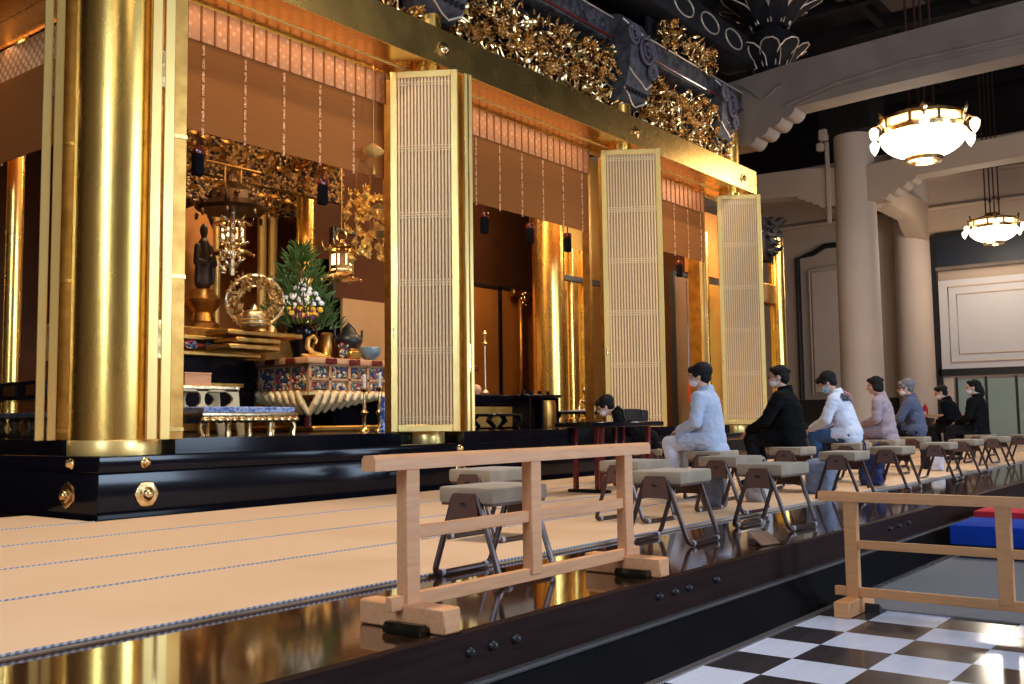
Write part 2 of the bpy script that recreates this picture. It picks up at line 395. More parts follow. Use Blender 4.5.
# ------------------------------------------------------------------ black altar plinth
PL = thing('altar_plinth', 'stepped black lacquered plinth carrying the gilded altar', 'plinth', (4.0, 7.0, .35), kind='structure')
XE = 18.6-4.0
def Lstep(d0, z0, z1, name):
    MB().box(((XE+d0)/2, 5.0+d0/2, (z0+z1)/2), (XE-d0, 10-d0, z1-z0), bev=.012, seg=2).build(name, M['black'], PL)
Lstep(0, 0, .35, 'lower_step'); Lstep(.012, .352, .478, 'middle_step'); MB().prism([(.13, 10), (.13, .78), (.4, .6), (.55, .45), (.74, .13), (3.35, .13), (3.6, .52), (4.34, .52), (4.34, .13), (7.4, .13), (7.7, .52), (8.49, .52), (8.49, .13), (10.95, .13), (11.3, .52), (12.14, .52), (12.14, .13), (XE, .13), (XE, 10)], 'xy', .478, .60).build('upper_step', M['black'], PL)
def hex_mount(loc, axis, r, name, par=None):
    mt = T(*loc) @ (Rx(PI/2) if axis == 'y' else Ry(-PI/2))
    b = MB(); pts = []
    for k in range(12):
        a = 2*PI*k/12 + PI/6; rr = r if k % 2 == 1 else r*.93
        pts.append((rr*math.cos(a), rr*math.sin(a)))
    A = [b.bm.verts.new(mt @ Vector((x, y, 0))) for x, y in pts]; B = [b.bm.verts.new(mt @ Vector((x*.96, y*.96, .014))) for x, y in pts]
    C_ = [b.bm.verts.new(mt @ Vector((x*.8, y*.8, .017))) for x, y in pts]
    for P, Q in ((A, B), (B, C_)):
        for k in range(12): b.bm.faces.new((P[k], P[(k+1) % 12], Q[(k+1) % 12], Q[k]))
    b.bm.faces.new(C_)
    b.lathe([(.55*r, .016), (.55*r, .024), (.42*r, .03), (.40*r, .045), (.30*r, .06), (.15*r, .068), (.001, .07)], mtx=mt, n=20)
    return b.build(name, M['gold_carve'], par or PL)
def stud(loc, axis, r):
    mt = T(*loc) @ (Rx(PI/2) if axis == 'y' else Ry(-PI/2))
    MB().lathe([(r*1.25, 0), (r*1.25, .006), (r, .012), (r*.8, .035), (r*.4, .048), (.001, .05)], mtx=mt, n=18).build('gilt_stud', M['gold_carve'], PL)
for x in (.40, 4.12, 8.25, 11.9):
    hex_mount((x, 0, .18), 'y', .105, 'hexagon_mount'); stud((x, .012, .42), 'y', .035)
hex_mount((0, .42, .18), 'x', .105, 'hexagon_mount'); stud((.012, .40, .42), 'x', .035)

# ------------------------------------------------------------------ gold pillars, lintels
COLX = [4.40, 8.10, 12.25, 15.90]; CY = 7.45
def pillar(x, y, r, z0, z1, name, label, m=None):
    t = thing(name, label, 'pillar', (x, y, z0), kind='structure')
    h = z1-z0
    MB().lathe([(r, 0), (r, h)], n=64).build('shaft', m or M['gold_pillar'], t)
    MB().lathe([(r+.004, .0), (r+.006, .02), (r+.006, .11), (r+.001, .12)], n=64).build('base_ring', M['gold_bright'], t)
    return t
pillar(4.40, CY, .35, .828, 6.6, 'gold_pillar', 'thick polished gold pillar on the near corner of the black plinth')
lab = ['slim gold pillar behind the nearest lattice door', 'slim gold pillar behind the second lattice door, under the painted bracket', 'slim gold pillar at the far end of the gold lintel']
for x, l in zip(COLX[1:], lab): pillar(x, CY, .18, .828, 6.7, 'gold_pillar', l)
LI = thing('gold_lintel', 'massive polished gold lintel beam along the altar front', 'beam', (4.05, 7.15, 4.985), kind='structure')
LX = 16.38-4.05
MB().box((LX/2, .185, .21), (LX, .37, .42), bev=.006).build('front_beam', M['gold'], LI)
MB().box((LX/2+.2, .54, .12), (LX-.4, .34, .24), bev=.004).build('inner_beam', M['gold'], LI)
MB().box((LX/2+.2, .395, .0), (LX-.4, .03, .03), bev=.006).build('soffit_strip', M['gold_bright'], LI)
MB().box((LX/2+.2, .70, -.012), (LX-.4, .03, .04), bev=.006).build('soffit_strip', M['gold_bright'], LI)
LL = thing('gold_lintel', 'shorter gold lintel turning the corner left of the thick gold pillar', 'beam', (4.05, 7.53, 4.985), kind='structure')
MB().box((.185, 4, .21), (.37, 8, .42), bev=.006).build('front_beam', M['gold'], LL)
MB().box((.54, 4.2, .12), (.34, 8, .24), bev=.004).build('inner_beam', M['gold'], LL)
for x in COLX[1:]: hex_mount((x-4.05-.04+(.0 if x < 15 else -.05), -.001, .19), 'y', .095, 'hexagon_boss', LI)

# frame posts of the openings (pilasters beside the pillars)
def jamb(x, label):
    t = MB().box((0, 0, 2.02), (.07, .12, 4.04), bev=.006).build('gold_door_post', M['gold_dark'], loc=(x, 7.92, .95))
    tag(t, label, 'post', kind='structure')
for x, l in ((4.87, 'gold door post right of the thick corner pillar'), (8.0, 'gold door post left of the nearest lattice door'), (8.36, 'gold door post right of the nearest lattice door'),
             (12.06, 'gold door post left of the second lattice door'), (12.52, 'gold door post right of the second lattice door'), (15.58, 'gold door post left of the last lattice door')): jamb(x, l)

# ------------------------------------------------------------------ lattice doors
def lattice_door(w, h, nb, label, loc, rz):
    t = thing('lattice_door', label, 'door', loc, rz, group='open gold lattice doors')
    f = .078
    b = MB()
    b.box((f/2, 0, h/2), (f, .045, h), bev=.006); b.box((w-f/2, 0, h/2), (f, .045, h), bev=.006)
    b.box((w/2, 0, f/2), (w-2*f, .045, f), bev=.006); b.box((w/2, 0, h-f/2), (w-2*f, .045, f), bev=.006)
    b.build('door_frame', M['gold_bright'], t)
    b = MB(); iw = w-2*f; p = iw/nb
    for k in range(nb): b.box((f+p*(k+.5), -.006, h/2), (p*.52, .018, h-2*f))
    for k in range(6):
        zc = f+.05+(h-2*f-.10)*k/5
        for d in (-.028, 0, .028) if 0 < k < 5 else ((0, .028) if k == 0 else (-.028, 0)):
            b.box((w/2, -.011, zc+d), (iw, .018, .010))
    b.build('lattice', M['lattice'], t)
    MB().box((w/2, .012, h/2), (iw, .006, h-2*f)).build('backing', M['lattice_back'], t)
    MB().cyl((f*.5, -.024, h*.27), (f*.5, -.03, h*.27), .018).cyl((f*.5, -.028, h*.27-.05), (f*.5, -.028, h*.27+.05), .008).build('door_pull', M['gold_carve'], t)
    return t
ang = math.atan2(6.98-7.61, 8.12-7.72)
lattice_door(.75, 3.96, 16, 'tall gold lattice door nearest the viewer, standing open at the first slim pillar', (7.69, 7.60, .955), ang)
ang2 = math.atan2(6.88-7.58, 12.46-11.99)
lattice_door(.85, 3.96, 17, 'gold lattice door standing open behind the person in the pale blue jacket and the reading desk', (11.89, 7.545, .955), ang2)
ang3 = math.atan2(7.06-7.67, 16.16-15.77)
lattice_door(.74, 3.94, 16, 'gold lattice door at the far end of the altar, behind the person in the black coat', (15.575, 7.54, .955), ang3)
# folded leaves seen on edge
def edge_leaf(loc, rz, label, sw=.048, gap=.017, pw=0., depth=.3):
    t = thing('folded_door_leaf', label, 'door', loc, rz, group='folded door leaves seen on edge')
    h = 3.96
    for k in range(2):
        x = sw/2+k*(sw+gap)
        MB().box((x, 0, h/2), (sw, .05, h), bev=.006).build('leaf_stile', M['gold_bright'], t)
        MB().box((x, depth/2, h/2), (sw*.6, depth-.05, h-.02)).build('leaf_panel', M['gold_dark'], t)
    for z in (.2, .75): MB().box((sw+gap/2, -.004, h*z), (gap+.004, .03, .3)).build('hinge', M['gold_carve'], t)
    if pw:
        MB().box((2*sw+gap+pw/2, .06, h/2), (pw, .03, h), bev=.004).build('leaf_face', M['gold_dark'], t)
        for z in (.02, .33, .62, .98): MB().box((2*sw+gap+pw/2, .038, h*z), (pw, .014, .03)).build('cross_bar', M['gold'], t)
edge_leaf((8.22, 7.0, .955), -.15, 'pair of gold door leaves folded edge-on right of the nearest lattice door')
edge_leaf((4.40, 7.02, .945), -.30, 'pair of gold door leaves folded edge-on at the right side of the thick corner pillar', .082, .02, .12, .10)
edge_leaf((3.97, 7.90, .945), -.466, 'pair of gold door leaves folded edge-on at the left side of the thick corner pillar', .07, .018, .11, .10)
edge_leaf((15.48, 7.84, .955), -.2, 'pair of gold door leaves folded edge-on left of the last lattice door', .06)

# ------------------------------------------------------------------ reed blinds with brocade heads
def blind(x0, x1, y, ztop, zbot, n, label, axis='x'):
    L = x1-x0
    t = thing('reed_blind', label, 'blind', (x0, y, zbot) if axis == 'x' else (y, x0, zbot), 0 if axis == 'x' else PI/2, group='reed blinds hung under the gold lintel')
    H = ztop-zbot
    MB().box((L/2, 0, (H-.34)/2), (L, .012, H-.34)).build('reed_sheet', M['blind'], t)
    b = MB().box((L/2, -.012, H-.17), (L, .03, .34))
    b.build('brocade_head', M['brocade'], t)
    b = MB(); k = int(L/.145)
    for i in range(k+1): b.box((i*L/k, -.03, H-.17), (.018, .012, .34))
    b.build('head_fold', M['blind'], t)
    for i in range(n):
        x = .49+.475*i
        if x > L-.05: break
        bb = MB()
        zz = H-.36
        while zz > .03:
            bb.box((x, -.010, zz-.055), (.030, .008, .105), bev=.003); zz -= .125
        bb.build('braid_strip', M['braid'], t)
    return t
blind(4.93, 7.78, 7.8, 4.955, 3.765, 6, 'brown reed blind in the nearest bay above the flower-decked altar')
blind(8.42, 11.92, 7.8, 4.955, 3.765, 8, 'brown reed blind in the wide middle bay between the first two lattice doors')
blind(12.58, 15.56, 7.8, 4.955, 3.765, 6, 'brown reed blind in the last bay between the second and last lattice doors')
blind(7.9, 14.0, 4.75, 4.955, 3.765, 12, 'brown reed blind left of the thick corner pillar', 'y')

# dark tassels hung behind the blinds
tas = thing('hanging_tassel', 'black tassel with a red cap hung under the blind near the corner pillar', 'tassel', (5.62, 8.15, 3.56), group='black and red tassels under the blinds')
MB().box((0, 0, .0), (.13, .10, .24), bev=.015).build('tassel_skirt', M['tassel'], tas)
MB().box((0, 0, .15), (.14, .11, .09), bev=.03, seg=2).cyl((0, 0, .18), (0, 0, .6), .012).build('tassel_cap', M['vermilion'], tas)
tas.scale = (.8, .8, .9)
for p, l in (((7.20, 8.15, 3.54), 'black tassel with a red cap above the hanging gold lantern'), ((9.98, 8.15, 3.62), 'leftmost black and red tassel in the middle bay'),
             ((10.98, 8.15, 3.62), 'black and red tassel above the big inner gold column'), ((11.9, 8.15, 3.62), 'black and red tassel right of the big inner gold column'), ((15.3, 8.15, 3.62), 'black and red tassel above the black framed tan screen')):
    dup(tas, p, 0, l)

# ------------------------------------------------------------------ carved gold transoms over the lintel
def blossom_bm(r, n=8):
    b = MB()
    for ring, (k, tilt, s) in enumerate(((n, .25, 1.), (n-2, .75, .75), (4, 1.15, .5))):
        for i in range(k):
            mt = Rz(2*PI*(i+.5*ring)/k) @ Ry(-tilt)
            b.leaf(mt, r*s, r*s*.75, curl=.35, th=.012)
    b.ell((0, 0, .05), (r*.22, r*.22, r*.2), 10, 6)
    return b
bloss = [blossom_bm(r).mesh('carved_blossom', M['gold_carve']) for r in (.115, .095, .08)]
def transom(x0, x1, y, z0, z1, label, nleaf, nfl, seed, name='carved_transom'):
    R_ = random.Random(seed)
    t = thing(name, label, 'carving', ((x0+x1)/2, y, z0), group='carved gold transoms over the lintel')
    L = x1-x0; H = z1-z0
    MB().box((0, .16, H/2), (L, .05, H)).build('back_board', M['painted_dark'], t)
    b = MB()
    for i in range(nleaf):
        x = R_.uniform(-L/2+.05, L/2-.05); z = R_.uniform(.04, H*.92)
        d = R_.uniform(-.12, .10)
        mt = T(x, d, z) @ Rx(PI/2) @ Rz(R_.uniform(0, 2*PI)) @ Ry(R_.uniform(-.9, .2)) @ Rx(R_.uniform(-.8, .8))
        s_ = R_.uniform(.07, .16)
        b.leaf(mt, s_, s_*R_.uniform(.4, .65), curl=R_.uniform(.1, .7), th=.014)
    for i in range(int(nleaf*.12)):
        x = R_.uniform(-L/2+.1, L/2-.1); z = R_.uniform(.05, H*.8)
        pts = []; a = R_.uniform(0, 6)
        for k in range(9):
            rr = .16*(1-k/10); a += .75
            pts.append((x+rr*math.cos(a), R_.uniform(-.06, -.02), z+rr*math.sin(a)))
        b.tube(pts, [.02*(1-k/12) for k in range(9)], 6)
    b.build('carved_leaves', M['gold_carve'], t)
    for i in range(nfl):
        o = bpy.data.objects.new('carved_blossom', R_.choice(bloss)); col.objects.link(o); o.parent = t
        o.location = (-L/2+L*(i+.5)/nfl+R_.uniform(-.08, .08), R_.uniform(-.14, -.05), R_.uniform(.14, H*.85))
        o.rotation_euler = (PI/2+R_.uniform(-.5, .5), R_.uniform(-.5, .5), R_.uniform(-.4, .4))
    return t
transom(4.85, 7.90, 7.40, 5.42, 6.35, 'carved gold floral transom above the nearest bay beside the thick corner pillar', 320, 16, 1)
transom(8.32, 12.0, 7.40, 5.42, 6.40, 'carved gold floral transom above the wide middle bay', 560, 40, 2)
transom(12.5, 15.7, 7.40, 5.42, 6.40, 'carved gold floral transom above the far bay', 480, 34, 3)
transom(13.15, 15.0, 7.30, 6.78, 7.28, 'small carved gold panel in the upper bracket tier', 150, 10, 4)

# painted beams above transoms
pb = thing('painted_beam', 'dark blue-grey painted beam over the carved gold transoms', 'beam', (4.2, 7.30, 6.46), kind='structure')
MB().box((6.1, .25, .20), (12.4, .5, .40), bev=.05, seg=2).build('beam_body', M['painted'], pb)
MB().tube([(0, -.012, .05), (12.2, -.012, .05)], .018, 6).build('red_line', M['vermilion'], pb)
MB().tube([(0, -.012, .35), (12.2, -.012, .35)], .012, 6).build('gilt_edge', M['gilt_line'], pb)
p2 = thing('painted_beam', 'upper dark painted beam of the bracket tier near the ceiling', 'beam', (4.2, 7.15, 7.32), kind='structure')
MB().box((6.1, .3, .26), (12.6, .6, .52), bev=.05, seg=2).build('beam_body', M['painted_dark'], p2)
for k in range(14):
    MB().tube([(.6+k*.9+.32*math.cos(a), -.01, .26+.16*math.sin(a)) for a in [i*PI/9 for i in range(18)]], .014, 6, closed=True).build('gilt_oval', M['gilt_line'], p2)
struct('wall_bracket_tier', MB().box((10.3, 8.1, 8.3), (12.7, .2, 5.0)), M['timber_dark'], 'dark timber wall above the altar front behind the brackets', 'wall')
# dark joists of the bracket tier reaching up to the ceiling
for i, x in enumerate((6.1, 8.1, 10.2, 12.25, 14.1)):
    t = thing('eave_bracket', ['dark painted bracket arm over the nearest bay', 'dark painted bracket arm above the first slim pillar', 'dark painted bracket arm above the middle of the wide bay', 'dark painted bracket arm above the swirl-painted bracket', 'dark painted bracket arm above the small carved panel'][i], 'bracket', (x, 7.25, 7.84), kind='structure')
    MB().prism([(.5, 0), (-.35, .02), (-.55, .14), (-.6, .32), (-.5, .4), (.5, .4)], 'yz', -.16, .16).build('arm', M['painted_dark'], t)
    MB().box((0, -.42, .52), (.36, .3, .22), bev=.03).box((0, .1, .52), (.36, .3, .22), bev=.03).build('bearing_block', M['painted_dark'], t)
    MB().tube([(-.165, .5, .02), (-.165, -.35, .035), (-.165, -.54, .15), (-.165, -.585, .32)], .012, 6).build('gilt_edge', M['gilt_line'], t)

# swirl painted bracket noses above slim pillars
def nose(x, label, hw=.32):
    t = thing('painted_bracket', label, 'bracket', (x, 7.2+(.15 if hw < .3 else 0), 5.62), kind='structure')
    t.scale = (hw/.32, 1, 1)
    prof = [(.30, 0), (.12, -.02), (-.02, .06), (-.10, .2), (-.16, .42), (-.20, .72), (-.14, 1.0), (-.02, 1.22), (.30, 1.3)]
    MB().prism(prof, 'yz', -.32, .32).build('bracket_body', M['painted_blue'], t)
    # swirl reliefs on the front
    for (cx_, cz, R0, m) in ((.08, .72, .24, 'painted_mauve'), (-.27, .88, .17, 'painted_mauve'), (.24, .46, .13, 'painted_mauve')):
        pts = []; rs = []
        for k in range(30):
            a = k*.5; rr = R0*(1-k/34)
            zz = cz+rr*math.sin(a); yb = -.16-.04*(1-abs(zz-.7)/.6)-.03
            pts.append((cx_+rr*math.cos(a), yb-.02*(k/30), zz)); rs.append(.032*(1-k/45))
        MB().tube(pts, rs, 8).build('swirl', M[m], t)
    def yf(z):
        for (y0, z0), (y1, z1) in zip(prof[1:], prof[2:]):
            if z0 <= z <= z1: return y0+(y1-y0)*(z-z0)/(z1-z0)-.01
        return -.1
    for za, zb in ((.02, .0), (.28, .22), (1.02, .95)):
        pts = [(-.33, yf(za+.12), za+.12), (-.15, yf(za+.05), za+.05), (.05, yf(za), za), (.2, yf(max(zb, -.01)), max(zb, -.01)), (.33, yf(za+.04), za+.04)]
        MB().tube(pts, .014, 6).build('gilt_edge', M['gilt_line'], t)
    for k in range(7):
        MB().ell((-.27+k*.09, yf(.14)-.005, .14), (.035, .02, .04), 10, 6).build('painted_petal', M['painted_dark'], t)
nose(8.10, 'blue-grey swirl-painted bracket above the first slim gold pillar')
nose(12.22, 'blue-grey swirl-painted bracket above the second slim gold pillar')
nose(15.36, 'blue-grey swirl-painted bracket at the far end of the gold lintel', .24)

# lotus bracket with gilt outlined petals
lt = thing('lotus_bracket', 'dark lotus-shaped bracket with pale gilt petal outlines beside the arched beam', 'bracket', (16.75, 6.95, 7.30), kind='structure')
MB().lathe([(.1, -.3), (.2, -.2), (.24, 0), (.5, .35), (.42, .6), (.2, .75), (.3, .95), (.62, 1.3), (.5, 1.6), (.2, 1.75)], n=28).build('lotus_body', M['painted_dark'], lt)
for tier, (z0, r0, r1, h, n, off) in enumerate(((.0, .28, .66, .5, 9, 0), (.78, .3, .92, .62, 9, .35))):
    for k in range(n):
        a = 2*PI*k/n+off
        def P(u, v):
            ww = .23*(1-.15*v)
            rr = r0+(r1-r0)*(v**1.6); zz = z0+h*(v-.25*v*v)
            return Vector((rr*math.cos(a)-u*ww*math.sin(a), rr*math.sin(a)+u*ww*math.cos(a), zz))
        pts = [P(-.6, 0), P(-.75, .3), P(-.85, .6), P(-.7, .88), P(-.3, 1.), P(.3, 1.), P(.7, .88), P(.85, .6), P(.75, .3), P(.6, 0)]
        pet = MB()
        vs = [pet.bm.verts.new(p) for p in pts]; vs2 = [pet.bm.verts.new(p-Vector((.03*math.cos(a), .03*math.sin(a), .02))) for p in pts]
        pet.bm.faces.new(vs); pet.bm.faces.new(vs2[::-1])
        for i in range(len(pts)): pet.bm.faces.new((vs[i], vs[(i+1) % 10], vs2[(i+1) % 10], vs2[i]))
        po = pet.build('lotus_petal', M['painted_dark'], lt)
        MB().tube(pts, .014, 6).build('gilt_outline', M['gilt_line'], po)

# ------------------------------------------------------------------ arched plaster beams and columns
def arch_profile(y_in, y_out, zb, zt, sc=1.):
    """profile in (y, z): bracket with scalloped underside at y_in, beam rising towards y_out"""
    p = [(y_in, zt), (y_in, zb)]
    s_ = 1 if y_out > y_in else -1
    q = y_in+s_*.35*sc; p.append((q, zb))
    n = 4
    for k in range(n):
        ya = q+s_*sc*(k*.24); za = zb+sc*k*.125
        for j in range(1, 5):
            t_ = j/5; p.append((ya+s_*sc*.24*t_, za+sc*(.125*t_*t_)-sc*.035*math.sin(PI*t_)))
        p.append((ya+s_*sc*.22, za+sc*.125))
    q = p[-1][0]; zc = p[-1][1]
    L = y_out-q
    for k in range(1, 13):
        t_ = k/12; p.append((q+L*t_, zc+sc*.02+sc*.10*math.sin(PI*min(t_*1.0, 1))))
    p.append((y_out, zt+.1*sc))
    for k in range(11, 0, -1):
        t_ = k/12; p.append((y_in+(y_out-y_in)*t_, zt+.22*sc*math.sin(PI*min(1., t_+.08))))
    out = [p[0]]
    for a in p[1:]:
        if (a[0]-out[-1][0])**2+(a[1]-out[-1][1])**2 > 1e-6: out.append(a)
    return out
ab = thing('arched_beam', 'big greyish plaster rainbow beam with a scalloped bracket springing from the altar end', 'beam', (16.2, 0, 0), kind='structure')
pr = arch_profile(7.62, -8.8, 5.86, 7.05)
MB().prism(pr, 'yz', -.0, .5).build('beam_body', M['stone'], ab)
MB().tube([(0, 6.5, 6.42), (0, 5.6, 6.62), (0, 4.4, 6.72), (0, 2.7, 6.72), (0, -2, 6.78), (0, -8, 6.6)], .035, 8).build('beam_moulding', M['stone'], ab)
MB().tube([(0, 6.3, 6.40), (0, 5.6, 6.54), (0, 4.4, 6.60), (0, 2.7, 6.60), (0, -2, 6.66), (0, -8, 6.5)], .02, 8).build('beam_moulding', M['stone'], ab)
pts = [(-.01, 7.3, 6.95)]
for k in range(14): 
    a = k*.35
    pts.append((-.012, 7.1-.55*k/13, 6.8-.12*k/13-.12*math.sin(a)))
MB().tube(pts, [.028]*len(pts), 6).build('carved_wave', M['stone'], ab)

def plaster_column(x, y, r, z0, z1, label):
    t = thing('plaster_column', label, 'column', (x, y, z0), kind='structure')
    MB().lathe([(r*1.22, 0), (r*1.22, .25), (r*1.1, .32), (r*1.02, .42), (r, .6), (r*.98, (z1-z0)*.6), (r*.92, z1-z0)], n=48).build('shaft', M['plaster_pink'], t)
    return t
pc = plaster_column(26.0, 8.62, .54, .35, 8.45, 'round cream plaster column standing behind the person in the white jacket')
MB().box((0, 0, 8.75), (1.3, 1.3, 1.3)).build('painted_shade_block', M['timber_dark'], pc)  # dark block stands in for the shade hiding the column top
MB().box((-.65, .55, 8.1), (.22, .22, .30), bev=.03).box((-.72, .62, 7.78), (.18, .18, .22), bev=.03).build('wooden_nose', M['plaster'], pc)
MB().box((-.35, .58, 6.9), (.05, .12, 2.2), bev=.02).build('cable_cover', M['plaster'], pc)
plaster_column(31.9, 8.88, .56, .35, 9.3, 'second round plaster column engaged in the end wall')
a2 = thing('arched_beam', 'cream arched beam leaving the round column towards the right, behind the big ceiling lamp', 'beam', (25.7, 0, 0), kind='structure')
MB().prism(arch_profile(8.2, -8.8, 6.62, 7.55, .95), 'yz', 0, .6).build('beam_body', M['plaster'], a2)
a3 = thing('arched_beam', 'cream arched beam between the altar wing and the round column', 'beam', (25.7, 0, 0), kind='structure')
MB().prism(arch_profile(9.05, 14.9, 6.62, 7.62, .8), 'yz', 0, .6).build('beam_body', M['plaster'], a3)
a4 = thing('arched_beam', 'short cream beam joining the round column to the end wall', 'beam', (0, 8.35, 0), kind='structure')
MB().prism([(26.3, 7.6), (26.3, 6.5), (26.8, 6.5), (27.0, 6.66), (27.3, 6.72), (27.5, 6.9), (27.8, 6.95), (30.6, 6.95), (30.9, 6.7), (31.5, 6.45), (31.9, 6.4), (31.9, 7.6)], 'xz', 0, .55).build('beam_body', M['plaster'], a4)

# ------------------------------------------------------------------ end wall fittings
wp = thing('framed_wall_panel', 'tall cream wall panel with a black shouldered frame on the end wall', 'panel', (31.98, 11.35, 1.66), kind='structure')
fr = [(-1.15, 0), (-1.15, 4.75), (-.85, 4.85), (-.6, 5.0), (.3, 5.02), (.7, 4.82), (1.25, 4.7), (1.25, 0)]
MB().tube([(-.02, y, z) for y, z in fr], .09, 8).build('black_frame', M['blackmat'], wp)
MB().box((-.02, .05, 2.2), (.06, 1.5, 4.0), bev=.02).build('inner_panel', M['plaster_pink'], wp)
fp = [(-.78, .15), (-.78, 4.25), (-.4, 4.35), (.5, 4.35), (.86, 4.25), (.86, .15)]
MB().tube([(-.05, y, z) for y, z in fp], .03, 6, closed=True).build('panel_moulding', M['plaster'], wp)
# portal at the right: black frame, navy band, white panel, glass doors
po = thing('door_1', 'wide black-framed portal with glass doors in the end wall', 'door', (31.98, 8.35, .35), kind='structure')
MB().box((-.06, -.09, 3.1), (.16, .16, 6.25)).build('black_post', M['blackmat'], po)
MB().box((-.06, -3.2, 2.03), (.16, 6.2, .22)).box((-.06, -3.2, 6.2), (.2, 6.3, .12)).build('black_beam', M['blackmat'], po)
MB().box((-.02, -.36, .9), (.08, .28, 1.9)).build('pale_post', M['plaster_pink'], po)
gl = mat('dim_green_glass', (.36, .44, .39), .12, 0, c2=(.30, .37, .33), nscale=1.)
M['glass'] = gl
for k in range(6):
    d = MB().box((-.03, -.98-k*.82, .93), (.03, .74, 1.74)).build('glass_door', M['glass'], po)
    MB().box((-.03, -.57-k*.82, .93), (.06, .05, 1.86)).build('door_stile', M['blackmat'], d)
bd = thing('navy_banner', 'dark navy cloth band over the white panel on the end wall', 'banner', (31.9, 5.2, 5.52))
MB().box((0, 0, .58), (.05, 6.0, 1.10)).build('cloth', M['blueblack'], bd)
MB().cyl((-.05, -3, .0), (-.05, 3, .0), .07).build('bottom_rail', M['stone'], bd)
wpn = thing('folding_partition', 'large off-white panel with stepped rectangular mouldings above the glass doors', 'partition', (31.86, 8.15, 2.45))
MB().box((0, -2.9, 1.36), (.08, 5.8, 2.70), bev=.01).build('panel_board', mat('off_white_panel', (.66, .60, .58), .6), wpn)
for k, (iy, iz) in enumerate(((.28, .22), (.52, .46))):
    y0, y1, z0, z1 = -iy, -5.8+iy, iz, 2.72-iz
    MB().tube([(-.045, y0, z0), (-.045, y1, z0), (-.045, y1, z1), (-.045, y0, z1)], .035-.008*k, 6, closed=True).build('panel_moulding', M['plaster_pink'], wpn)
fe = thing('fire_extinguisher', 'small red extinguisher standing by the wainscot between the grey-haired person and the next', 'extinguisher', (30.4, 8.3, .35))
MB().box((0, 0, .33), (.4, .4, .66), bev=.02).build('stand', M['timber_brown'], fe)
MB().lathe([(.07, .66), (.075, .68), (.075, .92), (.05, 1.0), (.02, 1.03), (.02, 1.07)], n=20).build('bottle', M['red'], fe)
MB().box((-.075, 0, .8), (.01, .08, .09)).build('label_patch', M['paper'], fe)
tb = thing('wooden_table', 'low orange-brown wooden table by the wainscot behind the grey-haired person', 'table', (28.8, 8.1, .35))
MB().box((0, 0, .72), (.7, 2.6, .06), bev=.01).build('table_top', M['cyp'], tb)
MB().box((0, 0, .42), (.6, 2.4, .05), bev=.01).build('shelf', M['cyp'], tb)
for sx in (-.28, .28):
    for sy in (-1.2, 1.2): MB().box((sx, sy, .35), (.06, .06, .70)).build('leg', M['cyp'], tb)

# ------------------------------------------------------------------ chandeliers
def chandelier(loc, s_, label, rod):
    t = thing('chandelier', label, 'lamp', loc, group='glowing bowl chandeliers')
    R_ = .72*s_
    prof = []
    for k in range(13):
        a = PI/2*k/12; prof.append((max(.001, R_*math.sin(a)**.9), -.42*s_*math.cos(a)))
    MB().lathe(prof, n=40).build('glass_bowl', M['bulb'], t)
    b = MB()
    b.lathe([(.30*s_, -.40*s_), (.33*s_, -.43*s_), (.30*s_, -.49*s_), (.22*s_, -.50*s_), (.20*s_, -.44*s_)], n=32)
    b.build('bottom_ring', M['gold_carve'], t)
    b = MB().lathe([(R_, -.02*s_), (R_*1.05, -.01*s_), (R_*1.08, .06*s_), (R_*1.02, .10*s_), (R_*.96, .10*s_), (R_*.96, .0)], n=10)
    b.lathe([(R_*.98, .22*s_), (R_*1.03, .23*s_), (R_*1.03, .29*s_), (R_*.98, .30*s_)], n=10)
    for k in range(10):
        a = 2*PI*k/10
        b.box((R_*1.0*math.cos(a), R_*1.0*math.sin(a), .16*s_), (.05*s_, .05*s_, .16*s_), rot=(0, 0, a))
    b.build('crown_ring', M['gold_carve'], t)
    MB().lathe([(R_*.93, .11*s_), (R_*.95, .22*s_)], n=30).build('glass_band', M['bulb_small'], t)
    for k in range(6):
        a = 2*PI*k/6+.3
        c_, sn = math.cos(a), math.sin(a)
        ar = MB().tube([(R_*c_, R_*sn, .05*s_), (R_*1.15*c_, R_*1.15*sn, .14*s_), (R_*1.28*c_, R_*1.28*sn, .08*s_)], .025*s_, 8)
        ar.leaf(T(R_*1.05*c_, R_*1.05*sn, .18*s_) @ Rz(a) @ Ry(-.9), .2*s_, .14*s_, .4, .02*s_)
        ao = ar.build('lamp_arm', M['gold_carve'], t)
        MB().lathe([(.04*s_, .05*s_), (.085*s_, .0), (.078*s_, -.09*s_), (.05*s_, -.15*s_), (.001, -.21*s_)], c=(R_*1.28*c_, R_*1.28*sn, .02*s_), n=8).build('lamp_glass', M['bulb_small'], ao)
    rb = MB()
    for k in range(4):
        a = 2*PI*k/4+.5; rr = .2*s_
        rb.cyl((rr*math.cos(a), rr*math.sin(a), .2*s_), (rr*math.cos(a), rr*math.sin(a), rod), .022*s_, n=8)
        rb.cyl((rr*math.cos(a), rr*math.sin(a), .9*s_), (rr*math.cos(a), rr*math.sin(a), 1.0*s_), .045*s_, n=8)
    rb.build('suspension_rod', M['rod'], t)
    MB().lathe([(R_*.95, .28*s_), (.5*s_, .36*s_), (.25*s_, .4*s_), (.22*s_, .5*s_), (.001, .52*s_)], n=24).build('top_cover', M['gold_dark'], t)
    return t
chandelier((18.85, 4.97, 6.22), 1.05, 'larger, nearer glowing bowl chandelier just behind the big arched beam', 4.7)
chandelier((29.85, 6.12, 6.22), .88, 'smaller glowing bowl chandelier on brown rods in front of the navy band', 4.5)

